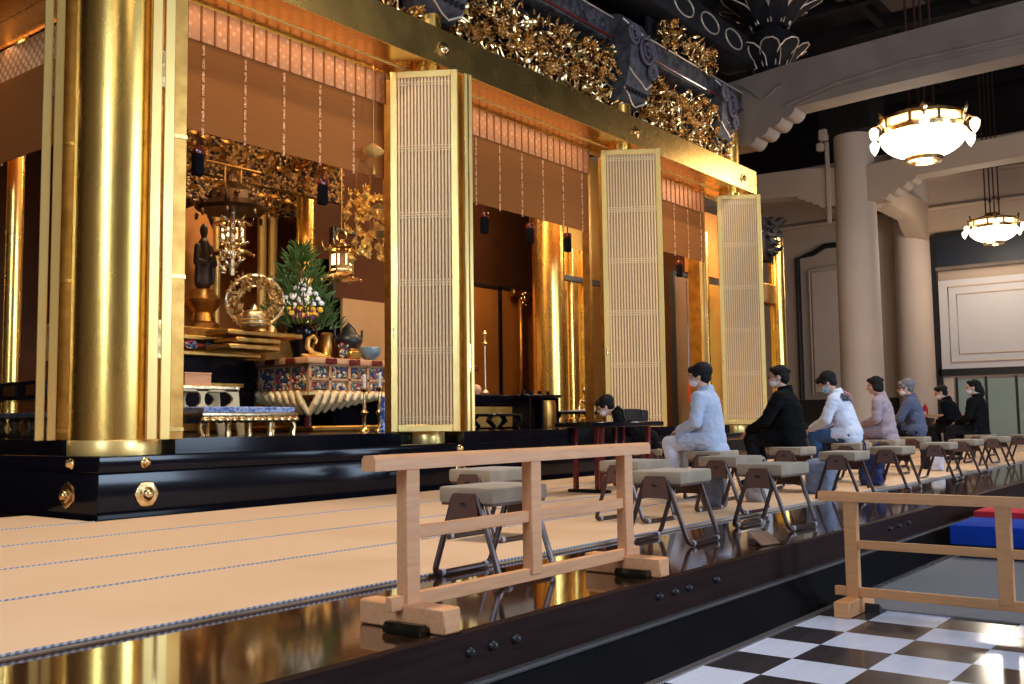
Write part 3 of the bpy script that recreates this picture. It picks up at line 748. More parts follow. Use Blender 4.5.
# ------------------------------------------------------------------ wooden barriers
def barrier(label, loc, rz, L=1.52, over=.20, H=.565, wood='cyp', lower=.09, mid=.32, foot_l=.40):
    t = thing('wooden_barrier', label, 'barrier', loc, rz, group='pale wooden barriers')
    w = M[wood]
    pr_ = [(-.032, -.026), (.032, -.026), (.032, .012), (.022, .026), (-.022, .026), (-.032, .012)]
    b = MB(); 
    A = [b.bm.verts.new((-over, y, H+z)) for y, z in pr_]; B = [b.bm.verts.new((L+over, y, H+z)) for y, z in pr_]
    b.bm.faces.new(A); b.bm.faces.new(B[::-1])
    for i in range(6): b.bm.faces.new((A[i], B[i], B[(i+1) % 6], A[(i+1) % 6]))
    b.build('top_rail', w, t)
    for x in (0, L/2, L):
        z0 = .06 if x in (0, L) else lower
        MB().box((x, 0, (z0+H-.02)/2), (.068, .05, H-.02-z0), bev=.003).build('post', w, t)
    MB().box((L/2, 0, mid), (L+.02, .026, .045), bev=.003).build('middle_rail', w, t)
    MB().box((L/2, 0, lower), (L+.20, .03, .05), bev=.003).build('lower_rail', w, t)
    for x in (0, L):
        MB().box((x, 0, .042), (.085, foot_l, .084), bev=.006).build('foot', w, t)
    return t
barrier('pale wooden barrier standing on the glossy stage edge, nearest the viewer', (2.53, 2.42, .352), .004, L=1.44, over=.19)
barrier('pale wooden barrier standing on the checkered tiles by the grey carpet', (5.45, 1.90, 0), -PI/2, wood='cyp_y', H=.62, over=.17, lower=.112, mid=.365)
# dark weight bars lying against the feet
wb = MB().prism([(-.022, 0), (.022, 0), (.026, .016), (.012, .034), (-.012, .034), (-.026, .016)], 'yz', -.08, .08).mesh('weight_bar', mat('dark_bronze_bar', (.035, .028, .016), .25, .6))
for p, l in (((2.45, 2.36, .352), 'dark metal bar lying against the left foot of the stage barrier'), ((3.90, 2.35, .352), 'dark metal bar lying against the right foot of the stage barrier')):
    o = bpy.data.objects.new('weight_bar', wb); col.objects.link(o); o.location = p; o.rotation_euler = (0, 0, PI/2+.05); tag(o, l, 'bar', 'dark bars against the barrier feet')
rw = MB().prism([(-.03, 0), (.03, 0), (.03, .012), (-.03, .05)], 'xz', -.05, .05).build('rubber_wedge', M['blackmat'], loc=(5.52, 1.83, 0)); tag(rw, 'black rubber wedge under the foot of the barrier on the tiles', 'wedge')

# small wooden placard on the stage edge
sg = thing('wooden_placard', 'small tilted wooden placard lying near the stage edge', 'placard', (5.28, 2.33, .352), -.25)
MB().box((0, 0, .035), (.16, .012, .11), rot=(-1.0, 0, 0), bev=.003).build('board', mat('brown_board', (.22, .12, .075), .5, c2=(.17, .09, .055), nscale=30), sg)
MB().box((0, .035, .016), (.12, .05, .032), bev=.003).build('rest', M['timber_brown'], sg)

# blue and red blocks
bb = thing('blue_block', 'bright blue vinyl block on the carpet beside the stage', 'block', (8.27, .93, 0))
MB().box((0, 0, .172), (.70, 2.2, .145), bev=.012, seg=2).build('block_body', M['blue'], bb)
MB().box((.02, 0, .05), (.62, 2.1, .10)).build('plinth', M['blueblack'], bb)  # dark base in place of the shadow under the raised block
rbk = thing('red_block', 'red felt covered platform behind the blue block', 'platform', (9.40, .88, 0))
MB().box((0, 0, .165), (1.5, 2.3, .25), bev=.012, seg=2).build('felt_cover', M['red'], rbk)
MB().box((0, 0, .02), (1.46, 2.26, .04)).build('plinth', M['blackmat'], rbk)

# ------------------------------------------------------------------ stools
def rr_path(pts, r=.03, k=4):
    out = []
    for i, p in enumerate(pts):
        p = Vector(p)
        if i in (0, len(pts)-1): out.append(p); continue
        a = (Vector(pts[i-1])-p).normalized(); b = (Vector(pts[i+1])-p).normalized()
        for j in range(k+1):
            t_ = j/k; out.append((p+a*r)*(1-t_)**2 + p*2*t_*(1-t_) + (p+b*r)*t_**2)
    return out
def make_stool(label, loc, rz):
    t = thing('folding_stool', label, 'stool', loc, rz, group='folding stools on the stage')
    b = MB().box((0, 0, .375), (.42, .31, .072), bev=.012, seg=2).build('seat_cushion', M['seat'], t)
    MB().box((0, 0, .335), (.40, .29, .012)).build('seat_board', M['plate'], t)
    for s_ in (-1, 1):
        x = s_*.216
        hole = MB()
        outer = [(-.085, .255), (-.065, .375), (-.055, .385), (.055, .385), (.065, .375), (.085, .255), (.045, .262), (-.045, .262)]
        hole.prism(outer, 'yz', x-.009, x+.009)
        pl = hole.build('end_plate', M['plate'], t)
        MB().ell((x+s_*.0095, 0, .335), (.003, .022, .010), 14, 8).build('grip_slot', M['blackmat'], pl)
    for s_ in (-1, 1):
        pts = [(-.205, s_*.07, .36), (-.205, s_*.19, .0145), (.205, s_*.19, .0145), (.205, s_*.07, .36)]
        lg = MB().tube(rr_path(pts, .045, 5), .0142, 8).build('leg_frame', M['steel'], t)
        for x in (-.15, .17): MB().cyl((x-.012, s_*.19, .0165), (x+.012, s_*.19, .0165), .0165, n=10).build('foot_pad', M['foot'], lg)
    return t
Z0 = .352; ZM = .367
st = make_stool('folding stool seen through the near wooden barrier, front one of its pair', (3.60, 2.90, Z0), .02)
SL = [((5.14, 2.82, Z0), .05, 'folding stool with a beige seat at the right end of the near wooden barrier'),
      ((6.16, 2.64, Z0), -.04, 'folding stool just right of the small placard, in front of the black coat'),
      ((8.50, 3.00, Z0), .03, 'folding stool in front of the person in white jacket and jeans'),
      ((10.00, 3.05, Z0), -.02, 'folding stool in front of the person in the pinkish coat'),
      ((11.60, 3.04, Z0), .04, 'folding stool with a beige seat in front of the grey-haired person'),
      ((13.25, 3.15, Z0), -.03, 'folding stool just right of the one before the grey-haired person'),
      ((14.9, 3.16, Z0), .02, 'last but one folding stool in the front row at the right'),
      ((16.55, 3.16, Z0), .0, 'last folding stool in the front row, cut by the right frame edge'),
      ((4.62, 3.74, ZM), .02, 'folding stool seen through the near wooden barrier, rear one of its pair'),
      ((5.95, 3.55, ZM), -.03, 'folding stool left of the knees of the person in the pale blue jacket'),
      ((7.92, 3.94, ZM), .05, 'folding stool under the person in the pale blue jacket'),
      ((6.84, 3.26, ZM), -.05, 'folding stool with a taupe bag under it behind the pale blue jacket'),
      ((9.15, 3.72, ZM), .02, 'folding stool under the person in the black coat'),
      ((10.72, 3.70, ZM), .02, 'folding stool under the person in the white jacket and jeans'),
      ((12.25, 3.80, ZM), .02, 'folding stool under the person in the pinkish coat'),
      ((14.05, 3.98, ZM), .02, 'folding stool under the grey-haired person'),
      ((17.23, 4.2, ZM), .02, 'folding stool under the stooping person in black'),
      ((15.65, 3.52, ZM), -.05, 'folding stool under the upright person in black at the end of the row'),
      ((18.6, 4.2, ZM), .0, 'folding stool in the rear row beyond the upright person in black')]
for p, a, l in SL: dup(st, p, a, l)

# ------------------------------------------------------------------ people
def person(label, loc, rz, lean=.12, head_pitch=.1, top='jacket', cols=None, hair='hair', hair_style='short', mask='mask', arms='lap', head_turn=0., s_=1., legs_fwd=.40, skirt=False, seed=0, wid=1.):
    c = cols
    RL = Matrix.Rotation(-lean, 4, 'X')      # lean forward = towards +y
    def Tq(p): return RL @ Vector(p)
    hip = Vector((0, .0, .085))
    neck = Tq((0, .015, .575)); chest = Tq((0, .0, .42)); waist = Tq((0, .0, .24))
    hc = Tq((0, .045+.03*head_pitch, .725))
    HM = Matrix.Translation(hc) @ Matrix.Rotation(-(lean*.6+head_pitch), 4, 'X') @ Matrix.Rotation(head_turn, 4, 'Z')
    def H(p): return HM @ Vector(p)
    HMr = HM.to_3x3().to_4x4()
    # hands
    hands = []
    for sx in (-1, 1):
        if arms == 'lap': sh, el, hd = Tq((sx*.175*wid, .01, .505)), Vector((sx*.225*wid, .06+.1*lean, .265)), Vector((sx*.09, .30, .185))
        elif arms == 'knee': sh, el, hd = Tq((sx*.175*wid, .01, .505)), Vector((sx*.23*wid, .17+.2*lean, .26)), Vector((sx*.10, .42, .15))
        else: sh, el, hd = Tq((sx*.175*wid, .01, .505)), Vector((sx*.24*wid, .10, .28)), Vector((sx*.03, .25, .25))
        hands.append((sx, sh, el, hd))
    b = MB()
    # head: skull, jaw, nose, ears, neck
    b.ell(H((0, -.012, .025)), (.074, .092, .092), 20, 14, HMr)
    b.ell(H((0, .022, -.04)), (.060, .066, .072), 18, 12, HMr)
    b.ell(H((0, .05, -.085)), (.036, .034, .026), 12, 8, HMr)
    b.capsule(H((0, .086, .012)), H((0, .106, -.026)), .009, .0135, 10)
    b.ell(H((0, .078, .028)), (.05, .014, .012), 12, 8, HMr)
    b.ell(H((0, .083, -.060)), (.024, .012, .008), 10, 6, HMr)
    for sx in (-1, 1):
        b.ell(H((sx*.075, -.006, -.008)), (.010, .020, .032), 10, 8, HMr)
        b.ell(H((sx*.045, .062, -.022)), (.02, .018, .018), 10, 6, HMr)
    b.chain([H((0, -.015, -.06)), neck, Tq((0, 0, .50))], [.050, .052, .075])
    b.chain([Tq((0, 0, .46)), chest, waist, hip], [.11, .12, .115, .13])
    for sx, sh, el, hd in hands:
        b.chain([Tq((sx*.08, 0, .50)), sh, el, hd], [.06, .052, .040, .027])
        # palm and fingers, curled
        d = (hd-el).normalized(); side = Vector((-sx, .25, 0)).normalized(); dn = Vector((0, .2, -1)).normalized()
        palm = hd + d*.045
        b.capsule(hd, palm, .025, .024, 10)
        b.ell(palm, (.038, .034, .017), 12, 8)
        for k in range(4):
            off = Vector((1, 0, 0))*(-.030+.020*k)
            ln = (.036, .042, .040, .030)[k]
            p0 = palm + off + d*.022; p1 = p0 + d*ln + dn*.008; p2_ = p1 + d*ln*.5 + dn*ln*.5; 
            b.chain([p0, p1, p2_], [.0085, .0078, .0065], 8)
        p0 = palm + Vector((-sx*.034, 0, 0)) - d*.006; b.chain([p0, p0+Vector((-sx*.018, 0, 0))+d*.022, p0+Vector((-sx*.012, 0, 0))+d*.046+dn*.008], [.0105, .009, .0075], 8)
    kn, an = [], []
    for sx in (-1, 1):
        k_ = Vector((sx*.095, legs_fwd, .065)); a_ = Vector((sx*.10, legs_fwd-.04, -.325))
        kn.append(k_); an.append(a_)
        b.chain([Vector((sx*.085, .02, .075)), k_, Vector((sx*.098, legs_fwd-.045, -.12)), a_], [.078, .056, .05, .036])
        b.chain([a_+Vector((0, -.02, -.03)), a_+Vector((0, .12, -.055))], [.034, .026])
    body = b.remesh('person', M['skin'], .0075, 3)
    body.location = loc; body.rotation_euler = (0, 0, rz); body.scale = (s_, s_, s_)
    tag(body, label, 'person', 'people seated on the folding stools')
    # top garment: trunk + sleeves
    b = MB()
    e = .013 if top in ('jacket', 'coat') else .01
    b.ell(Tq((0, -.01, .435)), (.165*wid+e, .105+e, .14), 18, 12, RL)
    b.ell(Tq((0, -.01, .27)), (.155*wid+e, .105+e, .19), 18, 12, RL)
    b.ell((0, -.005, .11), (.16*wid+e, .12+e, .12), 18, 12)
    b.tube([(0, -.005, .06), Tq((0, -.01, .42))], [.145*wid, .13*wid], 18)
    b.chain([Tq((-.13*wid, 0, .50)), Tq((0, -.01, .53)), Tq((.13*wid, 0, .50))], [.06+e, .065+e, .06+e])
    b.tube([Tq((0, -.012, .53)), Tq((0, .0, .60))], [.085, .066], 18)
    if top in ('jacket', 'coat'):
        b.tube([Tq((0, -.012, .57)), Tq((0, -.006, .625))], [.078, .072], 18)
        hem = .26 if top == 'coat' else .16
        for sx in (-1, 1): b.capsule((sx*.09, .02, .09), (sx*.095, hem, .085), .088+e*.6, .078+e*.4)
        b.ell((0, -.01, .05), (.165*wid, .125, .10), 16, 10)
        if top == 'coat': b.ell((0, -.05, .0), (.165, .12, .10), 16, 10)
    for sx, sh, el, hd in hands:
        b.chain([sh, el, el.lerp(hd, .93)], [.058+e, .048+e*.9, .036+e*.6])
    b.remesh('jacket' if top != 'shirt' else 'shirt', c[0], .010, 5, body, noise_amp=.0065, noise_scale=11.5, seed=seed)
    # trousers and shoes
    b = MB()
    for sx, k_, a_ in ((-1, kn[0], an[0]), (1, kn[1], an[1])):
        b.chain([Vector((sx*.085, .01, .085)), k_, Vector((sx*.098, legs_fwd-.045, -.12)), a_+Vector((0, 0, .03))], [.096, .072, .068, .058])
    b.ell((0, 0, .09), (.17, .13, .09), 16, 10)
    if skirt: b.prism([(-.17, .0), (.17, 0), (.2, -.27), (-.2, -.27)], 'xz', legs_fwd-.10, legs_fwd+.07); b.box((0, .2, .06), (.36, .45, .14))
    b.remesh('trousers' if not skirt else 'skirt', c[1], .011, 4, body, noise_amp=.004, noise_scale=14., seed=seed+5)
    for sx, a_ in ((-1, an[0]), (1, an[1])):
        MB().ell(a_+Vector((0, .05, -.052)), (.042, .115, .034), 16, 10).box(a_+Vector((0, .05, -.075)), (.07, .2, .02), bev=.008).build('sock' if sx < 0 else 'sock', c[2], body)
    # hair
    b = MB()
    R2 = random.Random(seed+11)
    b.ell(H((0, -.024, .042)), (.085, .097, .090), 20, 14, HMr)
    b.ell(H((0, -.055, .0)), (.078, .062, .085), 18, 12, HMr)
    b.ell(H((0, .045, .088)), (.062, .045, .030), 14, 10, HMr)
    if hair_style == 'bob':
        b.ell(H((0, -.045, -.04)), (.084, .066, .075), 16, 10, HMr)
        for sx in (-1, 1): b.ell(H((sx*.066, -.01, -.02)), (.022, .045, .065), 12, 8, HMr)
    if hair_style == 'full':
        b.ell(H((0, -.04, .05)), (.098, .105, .092), 18, 12, HMr); b.ell(H((0, .055, .075)), (.07, .045, .04), 14, 10, HMr)
        for sx in (-1, 1): b.ell(H((sx*.072, .01, .025)), (.02, .045, .04), 12, 8, HMr)
    if hair_style in ('pony', 'bun'):
        b.ell(H((0, -.105, -.005)), (.042, .042, .046), 14, 10, HMr)
        if hair_style == 'pony': b.chain([H((0, -.115, -.02)), H((0, -.135, -.09)), H((0, -.12, -.17))], [.04, .036, .015])
    for k in range(60):
        a_, e_ = R2.uniform(0, 2*PI), R2.uniform(.15, 1.5)
        d_ = Vector((math.cos(a_)*math.cos(e_), math.sin(a_)*math.cos(e_), math.sin(e_)))
        if d_.y > .55: continue
        pt = Vector((0, -.026, .035)) + Vector((d_.x*.085, d_.y*.097, d_.z*.092))
        b.capsule(H(pt), H(pt+Vector((d_.y*.01, -.022, -.026))), .010, .005, 6)
    b.remesh('hair', M[hair], .0065, 2, body)
    # mask with ear loops
    if mask:
        mk = MB().ell(H((0, .040, -.055)), (.060, .060, .048), 20, 14, HMr)
        mo = mk.build('face_mask', M[mask], body)
        lp = MB()
        for sx in (-1, 1): lp.tube([H((sx*.062, .05, -.04)), H((sx*.078, .0, -.008)), H((sx*.080, -.02, .005)), H((sx*.075, .0, -.05)), H((sx*.060, .045, -.08))], .003, 6)
        lp.build('ear_loop', M[mask], mo)
    for sx in (-1, 1):
        MB().ell(H((sx*.030, .079, .006)), (.012, .008, .006), 10, 6, HMr).build('eye', M['blackmat'], body)
        MB().ell(H((sx*.031, .085, .026)), (.019, .006, .005), 10, 6, HMr).build('eyebrow', M['hair'], body)
    return body, H, Tq

def cloth(name, c, c2=None, sc=8, st_=(1, 1, 1), rough=.85):
    return mat(name, c, rough, 0, c2=c2, nscale=sc, stretch=st_, bump=.15, bscale=60, sheen=.1 if max(c) > .03 else 0., spec=.3 if max(c) > .03 else .1)
pale = cloth('pale_blue_cotton', (.47, .53, .66), (.40, .46, .60), 5)
white_tr = cloth('white_cotton', (.62, .62, .68)); blackc = cloth('black_wool', (.004, .004, .0045), (.006, .006, .0065)); jeans = cloth('blue_denim', (.045, .10, .24), (.035, .08, .20), 20)
whitej = cloth('white_nylon', (.66, .70, .82), (.62, .66, .79), 4, rough=.5); pinkc = cloth('pinkish_wool', (.37, .29, .32), (.32, .25, .28), 12)
bluegrey = cloth('blue_grey_knit', (.085, .10, .17), (.07, .085, .145), 12); dk = cloth('dark_trousers', (.012, .012, .016)); sockw = cloth('white_sock', (.66, .64, .64)); sockd = cloth('dark_sock', (.02, .02, .025)); striped = cloth('mauve_trousers', (.30, .20, .30), (.08, .05, .08), 6, (14, 1, 1))
brown = cloth('brown_beige_wool', (.20, .15, .12))
SH = .41
p1, H1, T1 = person('person in a pale blue jacket and white trousers, dark hair and white mask, seated leftmost', (7.93, 3.96, ZM+SH+.008), .10, .08, .10, 'coat', (pale, white_tr, sockw), hair_style='full', arms='lap', seed=1, s_=.89, head_turn=.2)
p2, H2, T2 = person('person in a long black coat with glasses and white mask, second of the seated row', (9.25, 3.78, ZM+SH+.008), .12, .08, .02, 'coat', (blackc, dk, sockd), hair_style='short', arms='knee', seed=2, s_=.92, head_turn=0.2, wid=1.12)
gm = MB()
for sx in (-1, 1):
    gm.tube([H2((sx*.034+.024*math.cos(a), .098, .004+.02*math.sin(a))) for a in [k*PI/8 for k in range(16)]], .0022, 6, closed=True)
    gm.tube([H2((sx*.058, .096, .006)), H2((sx*.078, .04, .008)), H2((sx*.08, -.01, .004))], .0022, 6)
gm.tube([H2((-.01, .1, .006)), H2((.01, .1, .006))], .0022, 6).build('glasses', M['blackmat'], p2)
p3, H3, T3 = person('person in a white jacket with black back patch, blue jeans and light blue mask', (10.75, 3.72, ZM+SH+.008), .14, .26, .45, 'jacket', (whitej, jeans, sockw), hair_style='full', mask='mask_blue', arms='knee', seed=3, s_=.93, head_turn=0.15)
RL3 = Matrix.Rotation(-.26, 4, 'X')
bpm = MB().ell((0, -.01, .435), (.165+.013+.012, .105+.013+.012, .15), 60, 40)
bmesh.ops.delete(bpm.bm, geom=[v for v in bpm.bm.verts if not (-.15 < v.co.x < .09 and v.co.y < -.015 and .455 < v.co.z < .568)], context='VERTS')
bmesh.ops.transform(bpm.bm, matrix=RL3, verts=list(bpm.bm.verts))
ext = bmesh.ops.extrude_face_region(bpm.bm, geom=list(bpm.bm.faces))
for v in [g for g in ext['geom'] if isinstance(g, bmesh.types.BMVert)]: v.co += Vector((0, -.008, .004))
bpm.build('back_patch', mat_voronoi('printed_patch', [(.006, .006, .01), (.006, .006, .01), (.02, .02, .03), (.16, .15, .22)], 60, .6, 0, .1), p3)
MB().tube([T3((.10, -.07, .60)), T3((.14, -.125, .54)), T3((.16, -.128, .46))], [.010, .013, .010], 8).build('pink_stripe', mat('pink_cloth', (.62, .25, .30), .8), p3)
p4, H4, T4 = person('dark-haired person in a pinkish grey coat without a visible mask', (12.35, 3.84, ZM+SH+.008), .10, .10, .12, 'coat', (pinkc, striped, sockd), hair_style='bob', arms='lap', seed=4, s_=.90, head_turn=0.2, mask=None)
p5, H5, T5 = person('grey-haired person in a blue-grey jumper and white mask', (14.2, 4.0, ZM+SH+.008), .12, .12, .10, 'jacket', (bluegrey, dk, sockd), hair='hair_grey', hair_style='full', arms='knee', seed=5, s_=.92, head_turn=0.2)
p6, H6, T6 = person('stooping person all in black with a white mask, right of the grey-haired person', (17.25, 4.22, ZM+SH+.008), .0, .28, .15, 'coat', (blackc, dk, sockd), hair_style='short', arms='lap', seed=6, s_=.95, head_turn=0.2)
p7, H7, T7 = person('upright person in black with a ponytail and white mask, last of the seated row', (15.65, 3.54, ZM+SH+.008), -.15, .02, .0, 'coat', (blackc, dk, sockd), hair_style='pony', arms='lap', seed=7, s_=.93, head_turn=.35, skirt=True)
p8, H8, T8 = person('dark-haired person in black bending behind the black reading desk, only the head showing', (9.64, 5.58, ZM+.375), .5, .72, .05, 'jacket', (blackc, dk, sockd), hair_style='full', arms='knee', seed=8, s_=.9, mask='mask')
low = dup(st, (9.64, 5.58, ZM), .5, 'low folding stool under the person behind the black reading desk'); low.scale = (1, 1, .88)

# bags and belongings
def bag(label, loc, rz, d, m, name='tote_bag', strap=True):
    t = thing(name, label, 'bag', loc, rz, group='bags under the stools')
    b = MB().box((0, 0, d[2]/2), d, bev=min(d)*.22, seg=3)
    b.remesh('bag_body', m, .012, 3, t, noise_amp=.012, noise_scale=9, seed=int(loc[0]*10))
    if strap:
        for sy in (-1, 1):
            MB().tube(rr_path([(-d[0]*.25, sy*d[1]*.3, d[2]-.02), (-d[0]*.2, sy*d[1]*.3, d[2]+.10), (d[0]*.2, sy*d[1]*.3, d[2]+.10), (d[0]*.25, sy*d[1]*.3, d[2]-.02)], .05), .008, 6).build('strap', m, t)
bag('grey-brown cloth bag standing under the stool right of the person in the pale blue jacket', (7.15, 3.55, ZM), .3, (.30, .16, .30), cloth('taupe_cloth', (.115, .10, .10), (.09, .08, .08)), strap=False)
bag('pale grey bag on the mat in front of the person in the black coat', (7.85, 3.50, ZM), .1, (.22, .16, .26), cloth('light_grey_cloth', (.40, .38, .38)), strap=True)
bag('blue-grey folded coat bag under the person in the black coat', (9.0, 3.40, ZM), .2, (.42, .22, .30), cloth('slate_cloth', (.16, .19, .26), (.10, .12, .17), 8), strap=False)
bag('navy rucksack under the person in the white jacket', (10.25, 3.34, ZM), .2, (.34, .22, .33), cloth('navy_nylon', (.012, .02, .09), rough=.5), name='rucksack')
bag('dark bag under the grey-haired person', (13.75, 3.72, ZM), .2, (.36, .2, .28), cloth('dark_nylon', (.02, .02, .022)), strap=False)
bag('small white plastic bag by the feet of the grey-haired person', (13.25, 3.5, ZM), .2, (.20, .14, .18), cloth('white_plastic', (.6, .6, .68), rough=.4), strap=False)

# ------------------------------------------------------------------ black reading desk with red legs on the mats
dk_ = thing('reading_desk', 'low black reading desk with dark red legs on the straw mats', 'desk', (8.42, 5.28, ZM), 0)
MB().box((.0, 0, .645), (1.36, .42, .05), bev=.008).build('desk_top', M['black'], dk_)
MB().box((-.05, .16, .50), (.95, .02, .24)).build('apron', M['black'], dk_)
for x, y in ((-.42, -.15), (-.42, .15), (-.27, .0), (.30, .15), (.45, -.15), (.45, .15)):
    MB().box((x, y, .32), (.045, .045, .60), bev=.006).build('leg', M['vermilion'], dk_)
for x in (-.42, .45): MB().box((x, 0, .016), (.07, .46, .03), bev=.006).build('foot_bar', M['black'], dk_)
mo = thing('reading_stand', 'small black stand on the black reading desk before the hidden person', 'stand', (8.86, 5.30, 1.037))
MB().box((0, 0, .06), (.36, .03, .14), rot=(-.3, 0, 0), bev=.006).build('board', M['blackmat'], mo)
MB().box((.22, .02, .06), (.12, .10, .12), bev=.01).build('box', M['blackmat'], mo)
MB().box((0, 0, .006), (.30, .16, .012)).build('base', M['blackmat'], mo)
cups = MB().lathe([(.025, 0), (.03, .01), (.042, .05), (.040, .055), (.03, .02)], n=16).mesh('white_cup', M['paper'])
for p, l in (((7.55, 6.95, .705), 'left small white cup on the plinth step behind the reading desk'), ((7.85, 6.99, .83), 'right small white cup on the plinth step behind the reading desk'), ):
    pass

# ------------------------------------------------------------------ altar interior
AZ = .95
def bit(name, mb, m, t, **k): return mb.build(name, m, t, **k)
struct('altar_ceiling', MB().box((10.3, 12.4, 6.3), (12.0, 9.2, .1)), M['brown_in'], 'dark brown ceiling inside the gilded altar', 'ceiling')

# offering table with a blue and white top
ot = thing('offering_table', 'low gilt table with blue and white cloth at the front of the nearest bay', 'table', (6.35, 8.45, AZ))
MB().box((0, 0, .255), (1.12, .42, .06), bev=.01).build('patterned_cloth', mat_voronoi('blue_white_cloth', [(.10, .18, .50), (.30, .38, .66), (.45, .50, .72)], 40, .7, 0, .2), ot)
MB().box((0, 0, .205), (1.18, .46, .045), bev=.012, seg=2).build('table_top', M['silver_gold'], ot)
b = MB()
for k in range(14): b.ell((-.55+k*.085, -.215, .155), (.05, .03, .035), 10, 7)
b.box((0, -.20, .16), (1.14, .03, .05)).build('carved_apron', M['gold_carve'], ot)
for x in (-.52, -.26, 0, .26, .52):
    for y in (-.17, .17):
        o_ = .06 if abs(x) > .5 else 0
        MB().tube([(x, y, .18), (x+math.copysign(o_, x), y, .09), (x+math.copysign(o_*.6, x), y, .0)], [.035, .022, .03], 8).build('leg', M['gold_carve'], ot)
# gilt stand with shaped openings
gs = thing('gilt_stand', 'pale gilt stand with shaped openings and a box on top, beside the corner pillar', 'stand', (6.28, 9.15, AZ))
MB().box((0, 0, .50), (.92, .40, .04), bev=.008).build('stand_top', M['silver_gold'], gs)
b = MB()
for y in (-.17, .17):
    for sx in (-1, 1):
        b.prism([(sx*.45, .49), (sx*.24, .49), (sx*.36, .42), (sx*.385, .38), (sx*.36, .34), (sx*.26, .28), (sx*.47, .28)], 'xz', y-.015, y+.015)
        b.prism([(sx*.47, .29), (sx*.24, .29), (sx*.36, .22), (sx*.42, .12), (sx*.45, .0), (sx*.54, .0), (sx*.52, .14)], 'xz', y-.015, y+.015)
    b.prism([(-.10, .49), (.10, .49), (.03, .43), (.02, .38), (.03, .33), (.10, .28), (-.10, .28), (-.03, .33), (-.02, .38), (-.03, .43)], 'xz', y-.015, y+.015)
    b.box((0, y, .265), (.9, .03, .04), bev=.006); b.box((0, y, .47), (.9, .03, .03), bev=.006)
b.build('openwork_frame', M['pale_stand'], gs)
bx = thing('wooden_box', 'plain wooden box on the pale gilt stand', 'box', (6.24, 9.12, AZ+.52), .0)
MB().box((0, 0, .06), (.32, .26, .12), bev=.004).build('box_body', M['cyp'], bx)
MB().box((0, 0, .128), (.33, .27, .018), bev=.004).build('lid', M['cyp'], bx)

# main altar table (near-left corner faces the viewer)
at_ = thing('altar_table', 'large altar table with painted panels and a carved gilt skirt', 'altar', (8.6, 10.0, AZ))
MB().box((1.6, .66, .93), (3.34, 1.46, .09), bev=.02, seg=2).build('top_slab', M['gilt_pink'], at_)
for k in range(8): MB().box((.32+k*.42, -.085, .93), (.2, .02, .075), bev=.01).build('red_lozenge', M['vermilion'], at_)
for k in range(3): MB().box((-.085, .26+k*.42, .93), (.02, .2, .075), bev=.01).build('red_lozenge', M['vermilion'], at_)
MB().box((1.6, .66, .70), (3.2, 1.32, .36)).build('body_core', M['gilt_pink'], at_)
for k in range(9):
    for (z, h) in ((.78, .16), (.60, .10)):
        p_ = MB().box((.17+k*.345, -.012, z), (.26, .03, h), bev=.012).build('painted_panel', M['cloisonne'], at_)
for k in range(4):
    MB().box((-.012, .17+k*.33, .70), (.03, .27, .3), bev=.012).build('painted_panel', M['cloisonne'], at_)
b = MB()
for k in range(10): b.box((k*.345, -.02, .70), (.045, .03, .36))
for z in (.885, .69, .525): b.box((1.6, -.02, z), (3.2, .03, .03))
b.build('gilt_muntin', M['gilt_pink'], at_)
# carved skirt: ribs fanning out from the near corner, shorter the further they are from it
b = MB()
for k in range(10):
    u = .04+k*.135; d = .27*(1-k/11)
    b.chain([(u+.10, -.06, .50), (u+.03, -.035, .50-d*.55), (u-.02, .02, .50-d)], [.045, .05, .035], 10)
    if k < 8: b.chain([(-.06, u+.10, .50), (-.035, u+.03, .50-d*.55), (.02, u-.02, .50-d)], [.045, .05, .035], 10)
for k in range(14):
    u = 1.45+k*.135
    if u < 3.15: b.chain([(u, -.06, .50), (u, -.03, .44)], [.045, .04], 10)
b.box((1.6, .0, .50), (3.25, .10, .04)).box((0, .66, .50), (.10, 1.3, .04))
b.build('carved_skirt', M['pale_stand'], at_)
MB().box((1.6, .66, .24), (1.9, .8, .40)).build('waist', M['black'], at_)
MB().box((1.6, .66, .04), (3.0, 1.3, .08), bev=.02).build('foot_slab', M['gold_dark'], at_)
MB().cyl((.10, .12, .06), (.10, .12, .45), .05).build('red_corner_post', M['vermilion'], at_)
# left side altar, black with red and gilt rails
sa = thing('side_altar', 'black lacquered altar table with red and gilt rails left of the main altar', 'altar', (6.75, 10.9, AZ))
MB().box((.85, .5, .55), (1.75, .9, .84)).build('black_body', M['black'], sa)
for i, (z, m) in enumerate(((1.02, 'gold_panel'), (1.12, 'vermilion'), (1.22, 'gold_panel'))):
    MB().box((.85, .5, z), (1.9-.1*i, 1.0, .055), bev=.012).build('rail_slab', M[m], sa)
b = MB()
for k in range(6): b.box((.1+k*.3, -.01, 1.13), (.17, .04, .11), bev=.03)
b.build('painted_cartouche', M['cloisonne'], sa)
MB().box((.85, -.0, .62), (1.3, .03, .05)).box((.85, 0, .25), (1.3, .03, .06)).build('gilt_strip', M['gold_dark'], sa)
gbx = MB()
for (x, w, z) in ((-.4, .8, .0), (-.2, .7, .09), (.2, 1.2, .18)): gbx.box((x*.3, 0, z+.04), (w, .5, .07), bev=.015)
tag(gbx.build('stepped_gilt_base', M['gold_dark'], loc=(8.15, 10.6, 2.0)), 'stepped gilt base under the openwork halo disc', 'base')
MB().bm.free()

